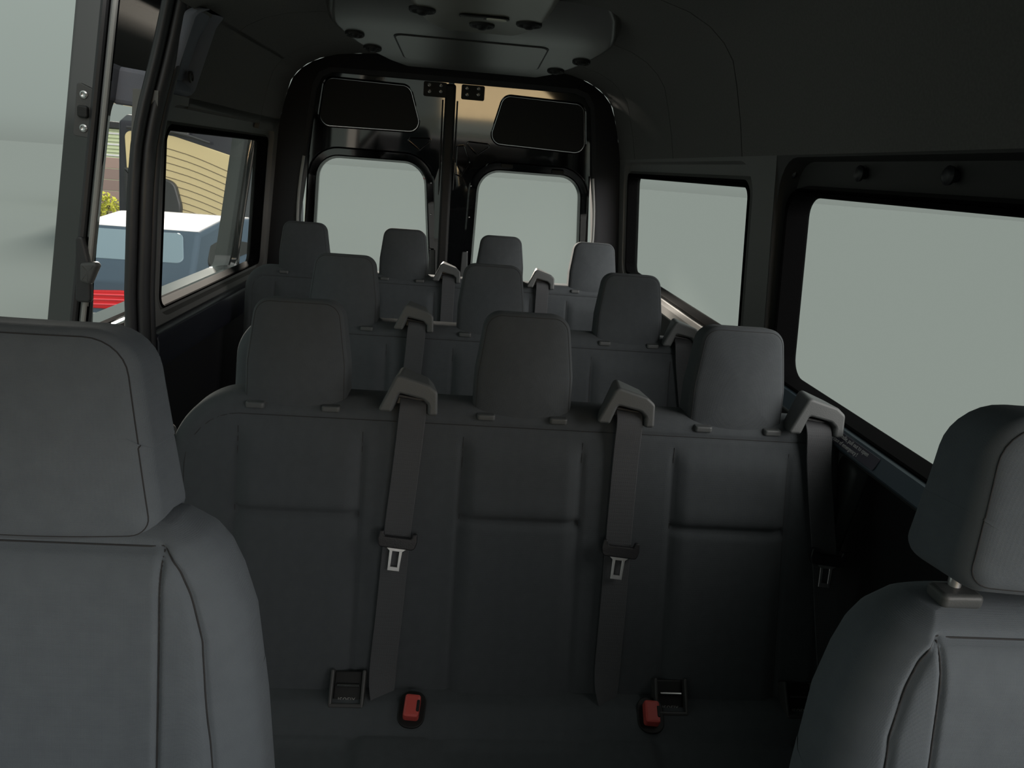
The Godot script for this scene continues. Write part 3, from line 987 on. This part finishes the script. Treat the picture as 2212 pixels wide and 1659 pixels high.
	# headrests
	for rx in rests:
		var c: float = rx - xm
		headrest(b, at(c, 1.007, -0.010, -6), 0.199, 0.224, 0.085, M.seat)
		for s in [-1, 1]:
			var gd := part("headrest_guide", slab(rect(0.036, 0.022, 0.006), 0.012, 0.003).xform(at(c + s * 0.072, top - 0.012, -0.012, 90)).mesh(), M.guide, b)
			part("post", tube(PackedVector3Array([Vector3(c + s * 0.072, 0.99, -0.045), Vector3(c + s * 0.072, 1.05, -0.052)]), 0.006, 10).mesh(), M.chrome, gd)
	# cushion
	cushion(b, X0, X1, cs, lean)
	# belts
	for q in belts: belt(b, q[0] - xm, q[1] - xm, q[2] - xm, lean, q[3])
	# frame legs under the cushion
	for x in [X0 + 0.2, X1 - 0.2]:
		part("leg", box(Vector3(0.06, 0.31, 0.36), 0.01).xform(at(x, 0.155, 0.3)).mesh(), M.black, b)
	return b

func cushion(b: Node3D, X0: float, X1: float, cs: Array, lean: float) -> void:
	var zb := 0.13
	var zfr := 0.62
	var r := 0.05
	var pts := []
	var n := 110
	var m := 50
	var hgt := func(x: float, z: float) -> float:
		var e := minf(minf(x - X0, X1 - x), zfr - z)
		var y := 0.47 + 0.02 * smoothstep(0.2, 0.5, z)
		if e < r: y -= r - sqrt(maxf(0, r * r - (r - e) * (r - e)))
		y += 0.03 * smoothstep(0.24, 0.17, z)
		y -= 0.008 * valley(z - 0.225, 0.004)
		for i in cs.size():
			for s in [-1, 1]:
				var d := absf(x - (cs[i] + s * 0.142))
				y -= 0.012 * valley(d, 0.006) * smoothstep(0.2, 0.24, z)
			if absf(x - cs[i]) < 0.142: y -= 0.012 * smoothstep(0.142, 0.12, absf(x - cs[i])) * smoothstep(0.22, 0.26, z)
		return y
	for j in m + 1:
		var z := lerpf(zfr, zb, 1.0 - pow(1.0 - float(j) / m, 1.3))
		var row := PackedVector3Array()
		for i in n + 1:
			var u := float(i) / n
			var x := lerpf(X0, X1, 0.5 - 0.5 * cos(PI * u) if u < 0.02 or u > 0.98 else u)
			row.append(Vector3(x, hgt.call(x, z), z))
		pts.append(row)
	pts.reverse()
	for k in pts.size(): pass
	var pieces := field_mesh(pts, func(v: Vector3) -> String:
		for c in cs:
			if absf(v.x - c) < 0.142 and v.z > 0.225: return "pad_%d" % cs.find(c)
		return "cover")
	var ring := PackedVector3Array()
	for j in pts[0].size(): ring.append(pts[0][j])
	for i in range(1, pts.size()): ring.append(pts[i][pts[0].size() - 1])
	for j in range(pts[0].size() - 2, -1, -1): ring.append(pts[pts.size() - 1][j])
	for i in range(pts.size() - 2, 0, -1): ring.append(pts[i][0])
	var low := PackedVector3Array()
	for v in ring: low.append(Vector3(v.x, 0.31, v.z))
	var g := Geo.new()
	g.loft([ring, low], false, true)
	var base := part("cushion", g.mesh(35, false), M.seat, b)
	for k in pieces:
		if k == "cover": part("cushion_cover", pieces[k], M.seat, base)
		else: part("seat_panel", pieces[k], M.seat, b)

func belt(b: Node3D, xt: float, xm: float, xb: float, lean: float, full: bool) -> void:
	var face := func(y: float) -> float: return (1.0 - y) * lean + 0.012
	# guide housing on the shoulder of the backrest
	var out := round_poly(P2([V2(-0.062, 0), V2(-0.034, 0), V2(-0.020, 0.040), V2(0.026, 0.029), V2(0.036, 0.018), V2(0.036, -0.004), V2(0.056, -0.004), V2(0.054, 0.046), V2(0.038, 0.060), V2(-0.026, 0.080)]), [0.006, 0.006, 0.006, 0.006, 0.006, 0.006, 0.006, 0.012, 0.014, 0.012], 4)
	var gg := slab(out, 0.062, 0.0055, 4)
	gg.warp(func(v: Vector3) -> Vector3: return Vector3(v.x * (0.82 + 0.18 * v.z / 0.062), v.y * (1.04 - 0.10 * v.z / 0.062), v.z))
	var g := part("belt_guide", gg.mesh(35), M.guide, b, "grey plastic shoulder belt guide")
	g.transform = at(xt - 0.007, 1.027, -0.042, -6)
	part("guide_back", slab(round_poly(P2([V2(-0.05, -0.002), V2(0.044, -0.004), V2(0.042, 0.035), V2(-0.022, 0.055)]), 0.006), 0.016, 0.003).mesh(), M.cap, g)
	part("slot_lip", slab(round_poly(P2([V2(-0.03, 0.026), V2(0.032, 0.018), V2(0.032, 0.024), V2(-0.026, 0.033)]), 0.002, 3), 0.014, 0.002).xform(at(0, 0, 0.026)).mesh(), M.dark_plastic, g)
	# webbing
	var yb := 0.505 if full else 0.62
	var ctl := [Vector3(xt, 1.056, -0.012), Vector3(xt, 1.036, 0.012), Vector3(lerpf(xt, xm, 0.25), 0.97, face.call(0.97) + 0.002), Vector3(lerpf(xt, xm, 0.6), 0.89, face.call(0.89)), Vector3(xm, 0.80, face.call(0.80)), Vector3(lerpf(xm, xb, 0.5), 0.66, face.call(0.66)), Vector3(xb, 0.54, face.call(0.54)), Vector3(xb + 0.004, 0.475, face.call(0.50) + 0.02)]
	var path := smooth_path(ctl, 7)
	var wd := PackedVector3Array()
	var wi := PackedFloat32Array()
	for i in path.size():
		var t := float(i) / (path.size() - 1)
		wd.append(Vector3(cos(0.95 * smoothstep(0.82, 1.0, t)), 0, -sin(0.95 * smoothstep(0.82, 1.0, t))))
		wi.append(0.052)
	var w := part("seat_belt", ribbon(path, wd, wi, 0.0022).mesh(40), M.belt, b, "woven grey belt webbing")
	# tongue
	var ty := 0.785
	var tz: float = face.call(ty) + 0.008
	var tg := part("belt_tongue", slab(round_poly(P2([V2(-0.034, -0.014), V2(0.034, -0.014), V2(0.038, 0.002), V2(0.036, 0.018), V2(0.028, 0.018), V2(0.026, 0.008), V2(-0.026, 0.008), V2(-0.028, 0.018), V2(-0.036, 0.018), V2(-0.038, 0.002)]), [0.008, 0.008, 0.006, 0.003, 0.003, 0.003, 0.003, 0.003, 0.003, 0.006], 4), 0.012, 0.0022).mesh(), M.dark_plastic, b)
	var lean_a := -rad_to_deg(atan(lean))
	tg.transform = at(xm + 0.002, ty + 0.006, tz - 0.004, lean_a, 0, -5)
	var mt := Geo.new()
	var o2 := round_poly(P2([V2(-0.0115, -0.044), V2(0.0115, -0.044), V2(0.0125, -0.008), V2(0.024, 0.002), V2(-0.024, 0.002), V2(-0.0125, -0.008)]), [0.004, 0.004, 0.002, 0.001, 0.001, 0.002], 4)
	mt.add(slab(P2([V2(-0.0115, -0.04), V2(-0.0065, -0.04), V2(-0.0065, -0.006), V2(-0.0125, -0.006)]), 0.003, 0.0006, 1))
	mt.add(slab(P2([V2(0.0065, -0.04), V2(0.0115, -0.04), V2(0.0125, -0.006), V2(0.0065, -0.006)]), 0.003, 0.0006, 1))
	mt.add(slab(P2([V2(-0.0115, -0.046), V2(0.0115, -0.046), V2(0.0115, -0.038), V2(-0.0115, -0.038)]), 0.003, 0.0006, 1))
	mt.add(slab(P2([V2(-0.0125, -0.008), V2(0.0125, -0.008), V2(0.024, 0.002), V2(-0.024, 0.002)]), 0.003, 0.0006, 1))
	part("metal_plate", mt.xform(at(0, -0.012, 0.005)).mesh(), M.chrome, tg, "bright metal latch plate")

func benches() -> void:
	var b1 := bench(-1.39, -0.545, 0.805, [-0.292, 0.142, 0.567], [-0.309, 0.137, 0.576], [[-0.078, -0.095, -0.108, true], [0.348, 0.342, 0.336, true], [0.736, 0.768, 0.80, true]], 0.135, 0.06, "nearest grey cloth bench of three seats, just behind the front seats")
	b1.position.z = -1.385
	# fittings of the nearest bench: buckles, anchor wells, armrests
	var xm := 0.13
	for q in [[-0.046, 1], [0.418, 1]]:
		var well := part("buckle_well", slab(rect(0.052, 0.07, 0.022), 0.006, 0.002).mesh(), M.black, b1)
		well.transform = at(q[0] - xm, 0.492, 0.186, -62, 0, -4)
		var bk := part("belt_buckle", box(Vector3(0.030, 0.044, 0.03), 0.005).mesh(), M.red, well, "red belt buckle button")
		bk.position = Vector3(0, 0, 0.01)
		part("buckle_slot", box(Vector3(0.006, 0.022, 0.032), 0.002).xform(at(0.0115, 0, 0.0105)).mesh(), M.black, well)
	for q in [-0.172, 0.462, 0.728]:
		var fr := Geo.new()
		fr.add(box(Vector3(0.007, 0.065, 0.03), 0.003), at(-0.03, 0, 0))
		fr.add(box(Vector3(0.007, 0.065, 0.03), 0.003), at(0.03, 0, 0))
		fr.add(box(Vector3(0.066, 0.008, 0.03), 0.003), at(0, -0.032, 0))
		var wf := part("anchor_frame", fr.mesh(), M.plastic, b1, "child seat anchor recess in the seat joint")
		wf.transform = at(q - xm, 0.515, 0.155, -38)
		part("anchor_well", box(Vector3(0.054, 0.06, 0.012), 0.003).xform(at(0, 0, -0.004)).mesh(), M.black, wf)
		part("anchor_bar", tube(PackedVector3Array([Vector3(-0.02, 0.004, 0.006), Vector3(0.022, 0.004, 0.006)]), 0.003, 8).mesh(), M.metal, wf)
		var tm := TextMesh.new()
		tm.text = "ISOFIX"
		tm.font_size = 12
		tm.pixel_size = 0.0009
		tm.depth = 0.0005
		var t := part("lettering", tm, M.cap, wf)
		t.position = Vector3(0.0, -0.022, 0.003)
	for q in [[0.838, 0.975, 1], [-0.562, 0.965, -1]]:
		var arm := slab(round_poly(P2([V2(-0.035, -0.30), V2(0.035, -0.30), V2(0.042, 0.0), V2(-0.03, 0.0)]), [0.015, 0.015, 0.022, 0.025], 6), 0.042, 0.012, 4)
		var ar := part("armrest", arm.mesh(), M.guide, b1, "folded-up armrest")
		ar.transform = at(q[0] - xm - 0.021, q[1], 0.0, 0, 90, 0).rotated_local(Vector3(0, 0, 1), 0.25)
	bench(-2.115, -0.63, 0.72, [-0.322, 0.108, 0.515], [-0.334, 0.093, 0.505], [[-0.118, -0.132, -0.142, true], [0.665, 0.70, 0.72, true]], 0.12, 0.06, "middle grey cloth bench of three seats, second row from the front")
	bench(-3.07, -0.875, 0.70, [-0.63, -0.225, 0.172, 0.565], [-0.645, -0.24, 0.158, 0.55], [[-0.05, -0.05, -0.05, true], [0.338, 0.338, 0.338, true]], 0.09, 0.06, "rearmost bench of four seats, against the rear doors")

# ------------------------------------------------------------------ front seats
func front_seat(cx: float, zf: float, hw_: float, top: float, label: String, hx: float, hw2: float, hh: float, hdep: float, hy: float, hz: float, hyaw: float, gz: float, topf: float) -> void:
	var s := thing("front_seat", Vector3(cx, 0, zf), label, "seat", "front seats")
	var lean := 0.16
	var bot := 0.40
	var ra := 0.155
	var shape := [[0.0, 0.36], [0.004, 0.55], [0.02, 0.667], [0.04, 0.735], [0.07, 0.79], [0.12, 0.852], [0.235, 0.912], [0.36, 0.955], [0.75, 1.0]]
	var outline := func(y: float) -> float:
		var t: float = maxf(0.0, top - y)
		for i in shape.size() - 1:
			if t <= shape[i + 1][0]:
				var p0: Array = shape[maxi(i - 1, 0)]
				var p3: Array = shape[mini(i + 2, shape.size() - 1)]
				var k: float = (t - shape[i][0]) / (shape[i + 1][0] - shape[i][0])
				if i == 0: return hw_ * lerpf(shape[0][1], shape[1][1], sqrt(k))
				return hw_ * lerpf(shape[i][1], shape[i + 1][1], k)
		return hw_
	var arc := func(y: float) -> float: return lerpf(outline.call(top - 0.021) - 0.15, 0.045, smoothstep(0.02, 0.22, top - y))
	var depth := func(x: float, y: float, w: float) -> float:
		var e := minf(w - absf(x), (top - y) * 1.0)
		var cr := w - absf(x)
		var z := (top - y) * lean
		var R := 0.07
		if e < R: z -= 0.8 * (R - sqrt(maxf(0, R * R - (R - e) * (R - e))))
		var pw := 0.15
		z -= 0.005 * valley(absf(x) - w + arc.call(y), 0.0024) * smoothstep(top - 0.018, top - 0.024, y)
		z -= 0.005 * valley(y - top + 0.021, 0.0024) * smoothstep(pw + 0.004, pw, absf(x))
		var f := smoothstep(top - 0.02, top - 0.03, y)
		z -= 0.005 * valley(absf(x) - pw, 0.0024) * f
		z += 0.02 * smoothstep(0.10, 0.22, absf(x)) * smoothstep(top - 0.1, top - 0.35, y) * smoothstep(0.03, 0.08, cr)
		z -= 0.006 * valley(absf(x) - 0.175, 0.02) * smoothstep(top - 0.12, top - 0.3, y)
		return z
	var pts := []
	var ys := PackedFloat32Array()
	for i in 25: ys.append(top - 0.075 * (1.0 - cos(PI / 2 * i / 24.0)))
	var yy := top - 0.08
	while yy > bot:
		ys.append(yy)
		yy -= 0.005
	var n := 230
	for y in ys:
		var w: float = outline.call(y)
		var row := PackedVector3Array()
		for i in n + 1:
			var u := -1.0 + 2.0 * i / n
			var uu := u
			if absf(u) > 0.8: uu = signf(u) * (0.8 + 0.2 * sin(PI / 2 * (absf(u) - 0.8) / 0.2))
			var x := uu * w
			row.append(Vector3(x, y, depth.call(x, y, w)))
		pts.append(row)
	var pieces := field_mesh(pts, func(v: Vector3) -> String: return "pad" if absf(v.x) < 0.15 and v.y < top - 0.021 else "cover")
	var ring := PackedVector3Array()
	for j in pts[0].size(): ring.append(pts[0][j])
	for i in range(1, pts.size()): ring.append(pts[i][n])
	for j in range(n - 1, -1, -1): ring.append(pts[pts.size() - 1][j])
	for i in range(pts.size() - 2, 0, -1): ring.append(pts[i][0])
	var loops := [ring]
	for q in [[1.0, -0.075, 0.0], [0.985, -0.10, 0.006], [0.95, -0.12, 0.02]]:
		var l := PackedVector3Array()
		for v in ring: l.append(Vector3(v.x * q[0], v.y - (q[2] if v.y > 0.9 else 0.0), (top - v.y) * lean + q[1]))
		loops.append(l)
	var g := Geo.new()
	g.loft(loops, false, true)
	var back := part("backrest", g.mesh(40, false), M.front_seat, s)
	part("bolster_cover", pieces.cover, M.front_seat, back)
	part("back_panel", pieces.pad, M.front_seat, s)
	for sx in [-1, 1]:
		var l1 := PackedVector3Array()
		var l2 := PackedVector3Array()
		for k in 60:
			var y := top - 0.024 - k * 0.0112
			l1.append(Vector3(sx * 0.15, y, depth.call(0.15, y, outline.call(y)) + 0.0006))
			y = top - 0.021 - k * 0.0112
			var w: float = outline.call(y)
			var x: float = w - arc.call(y)
			l2.append(Vector3(sx * x, y, depth.call(x, y, w) + 0.0006))
		part("seam", tube(l1, 0.0011, 6).mesh(60), M.thread, back)
		part("seam", tube(smooth_path(Array(l2), 3), 0.0011, 6).mesh(60), M.thread, back)
	var l3 := PackedVector3Array()
	for k in 21:
		var x := -0.15 + 0.015 * k
		l3.append(Vector3(x, top - 0.021, depth.call(x, top - 0.021, outline.call(top - 0.021)) + 0.0006))
	part("seam", tube(l3, 0.0011, 6).mesh(60), M.thread, back)
	# seat cushion and base, below the frame
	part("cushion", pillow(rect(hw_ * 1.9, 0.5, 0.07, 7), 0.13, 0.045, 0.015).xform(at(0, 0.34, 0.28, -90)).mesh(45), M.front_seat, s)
	part("base", box(Vector3(0.42, 0.33, 0.42), 0.02).xform(at(0, 0.165, 0.24)).mesh(), M.black, s)
	headrest(s, at(hx - cx, hy, hz - zf, -7, hyaw), hw2, hh, hdep, M.front_seat, 0.024, 0.055, topf, 0.5 * 0.55 + topf * 0.45)
	for k in [-1, 1]:
		var gd := part("headrest_guide", slab(rect(0.046, 0.032, 0.007), 0.016, 0.005).xform(at(hx - cx + k * 0.093, top + 0.012, gz - zf, 90)).mesh(), M.guide, s)
		part("post", tube(PackedVector3Array([Vector3(hx - cx + k * 0.093, top - 0.06, gz - zf), Vector3(hx - cx + k * 0.09, hy + 0.05, gz - zf - 0.012)]), 0.0065, 12).mesh(), M.chrome, gd)

func front_seats() -> void:
	front_seat(-0.455, -0.735, 0.275, 1.095, "front seat at the left edge, grey cloth with its headrest low on the backrest", -0.455, 0.285, 0.235, 0.11, 1.075, -0.74, 0.0, -0.80, 0.395)
	front_seat(0.643, -0.60, 0.268, 1.105, "front seat at the right edge, grey cloth, chrome post under its headrest", 0.624, 0.245, 0.182, 0.115, 1.134, -0.60, 0.0, -0.655, 0.43)

# ------------------------------------------------------------------ outside
# a vehicle body: side outline (z, y) extruded across x, narrower towards the roof
func car_body(side: PackedVector2Array, width: float, belt_y: float, tumble: float) -> Geo:
	var g := slab(densify(side, 0.1), width, 0.05, 4)
	g.xform(Transform3D(Basis(Vector3(0, 0, 1), Vector3(0, 1, 0), Vector3(-1, 0, 0)), Vector3(width / 2, 0, 0)))
	return g.warp(func(v: Vector3) -> Vector3: return Vector3(v.x * (1.0 - tumble * maxf(0, v.y - belt_y)), v.y, v.z))

func wheels(parent: Node3D, width: float, zs: Array, r: float) -> void:
	for z in zs:
		for sx in [-1, 1]:
			part("wheel", lathe(P2([V2(r * 0.55, -0.1), V2(r * 0.9, -0.1), V2(r, -0.07), V2(r, 0.07), V2(r * 0.9, 0.1), V2(r * 0.6, 0.1), V2(r * 0.5, 0.06), V2(r * 0.1, 0.08)]), 28).xform(at(sx * (width / 2 - 0.1), r, z, 0, 0, -90.0 * sx)).mesh(), M.black, parent)

func outside() -> void:
	var g := thing("ground", Vector3(0, GROUND, 0), "pale grey pavement outside, washed out to the tone of the sky", "ground", "", "structure")
	part("pavement", slab(circle(160.0, 64), 0.2, 0.01, 1).xform(at(0, -0.2, 0, -90)).mesh(), M.ground, g)

	# unseen tan block added ahead of the van, mirrored by the right door
	var bl := thing("added_building", Vector3(0, GROUND, 15.0), "unseen sunlit tan building ahead of the van, mirrored in the right rear door", "added_building")
	var tan := tri(mat(Color(0.93, 0.84, 0.68), 0.9), noise_tex(0.02, 31, Color(0.93, 0.93, 0.93), Color(1, 1, 1)), null, 0.5)
	part("wall", box(Vector3(5.6, 3.6, 4.0), 0.05).xform(at(2.0, 1.8, 2.0)).mesh(), tan, bl)
	part("parapet", box(Vector3(5.8, 0.25, 0.4), 0.04).xform(at(2.0, 3.6, 0.05)).mesh(), tan, bl)
	part("plinth", box(Vector3(5.7, 0.4, 0.2), 0.03).xform(at(2.0, 0.2, -0.05)).mesh(), M.ground, bl)

	var blue := mat(Color(0.22, 0.29, 0.35), 0.75)
	var tint := mat(Color(0.46, 0.54, 0.58), 0.12)
	var tail := mat(Color(0.78, 0.09, 0.13), 0.25)
	# grey-blue hatchback with its tail towards the van
	var c := thing("hatchback", Vector3(-3.1, GROUND, -7.0), "grey-blue parked car with a red tail lamp, seen through the sliding door window", "car")
	part("body", car_body(round_poly(P2([V2(-4.15, 0.32), V2(-0.06, 0.32), V2(0.02, 0.55), V2(0.0, 0.88), V2(-0.10, 1.02), V2(-0.42, 1.33), V2(-1.3, 1.40), V2(-2.3, 1.34), V2(-3.05, 1.0), V2(-3.95, 0.86), V2(-4.2, 0.7)]), [0.1, 0.08, 0.1, 0.08, 0.1, 0.12, 0.3, 0.3, 0.2, 0.2, 0.15], 5), 1.26, 1.0, 0.24).mesh(40), blue, c)
	var gx := Transform3D(Basis(Vector3.RIGHT, Vector3(0, 0.38, -0.32).normalized(), Vector3(0, 0.32, 0.38).normalized()), Vector3(0, 1.176, -0.255))
	part("rear_window", slab(round_poly(P2([V2(-0.52, -0.165), V2(0.52, -0.165), V2(0.45, 0.165), V2(-0.45, 0.165)]), 0.06), 0.02, 0.006).xform(gx).mesh(), tint, c)
	var tl := part("tail_lamp", slab(round_poly(P2([V2(-0.6, -0.08), V2(0.6, -0.08), V2(0.56, 0.07), V2(0.0, 0.10), V2(-0.56, 0.07)]), 0.03), 0.06, 0.015).xform(at(0, 0.70, -0.03)).mesh(), tail, c, "red tail lamp bar")
	for k in 3:
		part("lamp_rib", tube(smooth_path([Vector3(-0.54, 0.65 + 0.045 * k, 0.03), Vector3(0.02, 0.67 + 0.045 * k, 0.034), Vector3(0.12, 0.65 + 0.05 * k, 0.034), Vector3(0.54, 0.65 + 0.045 * k, 0.03)], 5), 0.008, 6).mesh(), mat(Color(0.92, 0.3, 0.34), 0.2), tl)
	for sx in [-1, 1]:
		part("side_window", slab(round_poly(P2([V2(-2.75, 0.98), V2(-0.5, 0.98), V2(-0.75, 1.27), V2(-2.3, 1.27)]), 0.06), 0.03, 0.008).xform(Transform3D(Basis(Vector3(0, 0, 1), Vector3(-0.17 * sx, 1, 0).normalized(), Vector3(-sx, 0, 0)), Vector3(sx * 0.79, 0, 0))).mesh(), M.black, c)
	part("bumper", box(Vector3(1.24, 0.24, 0.16), 0.05, 4).xform(at(0, 0.46, 0.0)).mesh(), mat(Color(0.62, 0.64, 0.62), 0.4), c)
	wheels(c, 1.26, [-0.85, -3.35], 0.33)

	# dark van farther back; a tan reflection is painted as its rear glass colour
	var vn := thing("parked_van", Vector3(-4.36, GROUND, -12.0), "dark parked van with a tall tan rear window crossed by heater wires", "van")
	part("body", car_body(round_poly(P2([V2(-4.6, 0.3), V2(-0.04, 0.3), V2(0.0, 0.7), V2(0.0, 1.2), V2(-0.06, 2.38), V2(-0.3, 2.48), V2(-3.0, 2.5), V2(-3.9, 1.5), V2(-4.6, 1.2)]), [0.1, 0.08, 0.1, 0.3, 0.06, 0.12, 0.3, 0.2, 0.2], 5), 1.84, 1.0, 0.05).mesh(40), mat(Color(0.13, 0.13, 0.16), 0.3), vn)
	var tan_reflection := mat(Color(0.76, 0.70, 0.53), 0.2)
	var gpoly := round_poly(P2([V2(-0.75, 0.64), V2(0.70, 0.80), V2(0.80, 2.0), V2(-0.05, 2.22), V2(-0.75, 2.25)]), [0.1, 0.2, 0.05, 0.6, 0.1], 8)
	var pane := part("rear_window", slab(gpoly, 0.03, 0.01).xform(at(0, 0, -0.025)).mesh(), tan_reflection, vn, "rear window with a tan reflection painted in")
	for k in 15:
		var y := 0.86 + 0.105 * k
		var p0 := Vector3(-0.62, y + 0.22, 0.008)
		var p1 := Vector3(0.15, y + 0.06, 0.008)
		var p2 := Vector3(0.74, y - 0.14, 0.008)
		if p2.y > 0.84 and p0.y < 2.22: part("heater_wire", tube(smooth_path([p0, p1, p2], 4), 0.006, 5).mesh(60), mat(Color(0.45, 0.40, 0.30), 0.7), pane)
	part("rear_box", slab(round_poly(P2([V2(-0.75, 0.62), V2(0.0, 0.66), V2(0.06, 1.2), V2(-0.02, 1.56), V2(-0.75, 1.72)]), [0.02, 0.05, 0.3, 0.16, 0.02], 6), 0.12, 0.03).mesh(), M.dark_plastic, vn, "rounded dark box on the tail")
	part("wiper", tube(smooth_path([Vector3(-0.7, 2.29, 0.03), Vector3(0.0, 2.27, 0.04), Vector3(0.5, 2.16, 0.03)], 5), 0.02, 8).mesh(), M.rubber, vn)
	part("wiper_motor", slab(rect(0.3, 0.1, 0.03), 0.06, 0.015).xform(at(0.05, 2.3, 0.0, 0, 0, -8)).mesh(), M.plastic, vn)
	wheels(vn, 1.84, [-0.95, -3.7], 0.34)

	# brown board wall, pale shed behind it and a flowering shrub
	var w := thing("board_wall", Vector3(-7.75, GROUND, -20.0), "brown wall of horizontal boards beyond the parked car", "wall")
	var rng := RandomNumberGenerator.new()
	rng.seed = 4
	var browns := []
	for k in 4: browns.append(mat(Color(0.50 + 0.03 * k, 0.43 + 0.025 * k, 0.41 + 0.02 * k), 0.9))
	var bm := box(Vector3(3.2, 0.262, 0.06), 0.012).mesh()
	for k in 6:
		var b := part("board", bm, browns[rng.randi() % 4], w)
		b.position = Vector3(0, 0.14 + 0.272 * k, rng.randf() * 0.01)
	for x in [-1.5, 0.0, 1.5]: part("post", box(Vector3(0.1, 1.66, 0.1), 0.01).xform(at(x, 0.83, -0.08)).mesh(), browns[0], w)
	var sh := thing("shed", Vector3(-9.2, GROUND, -23.0), "pale green shed with ribbed siding above the brown wall", "shed")
	var pale := mat(Color(0.72, 0.76, 0.62), 0.8)
	part("wall", box(Vector3(3.2, 2.35, 2.0), 0.02).xform(at(0, 1.175, -1.0)).mesh(), pale, sh)
	var rb := box(Vector3(3.2, 0.05, 0.04), 0.01).mesh()
	for k in 8:
		var r := part("siding_rib", rb, M.white if k % 3 == 0 else pale, sh)
		r.position = Vector3(0, 1.62 + 0.1 * k, 0.02)
	part("roof", slab(P2([V2(-1.64, 0), V2(1.64, 0), V2(1.64, 0.12), V2(-1.64, 0.2)]), 2.3, 0.02).xform(at(0, 2.36, -2.15)).mesh(), M.dark_plastic, sh)
	var fl := thing("shrub", Vector3(-8.3, GROUND, -18.0), "small shrub with bright yellow-green leaves in front of the brown wall", "shrub")
	var leaf := Geo.new()
	for k in 420:
		var d := Vector3(rng.randfn(), rng.randfn() * 0.8, rng.randfn()).normalized() * (0.14 + 0.16 * rng.randf())
		var bs := Basis.from_euler(Vector3(rng.randf() * TAU, rng.randf() * TAU, rng.randf() * TAU))
		var o := Vector3(d.x * 1.5, 0.62 + d.y * 1.0, d.z)
		var a := 0.045 + 0.03 * rng.randf()
		leaf.tri(o + bs * Vector3(-a, 0, 0), o + bs * Vector3(0, a * 0.5, 0.008), o + bs * Vector3(a, 0, 0))
		leaf.tri(o + bs * Vector3(-a, 0, 0), o + bs * Vector3(a, 0, 0), o + bs * Vector3(0, -a * 0.5, 0.008))
	var lf := part("foliage", leaf.mesh(20, false), mat(Color(0.80, 0.80, 0.30), 0.7), fl)
	lf.set_meta("kind", "stuff")
	for k in 5: part("stem", tube(PackedVector3Array([Vector3(0, 0, 0), Vector3(0.05 * cos(k * 1.3), 0.2, 0.05 * sin(k * 1.3)), Vector3(0.2 * cos(k * 1.3), 0.62, 0.16 * sin(k * 1.3))]), 0.01, 6).mesh(), mat(Color(0.35, 0.3, 0.2), 0.9), fl)
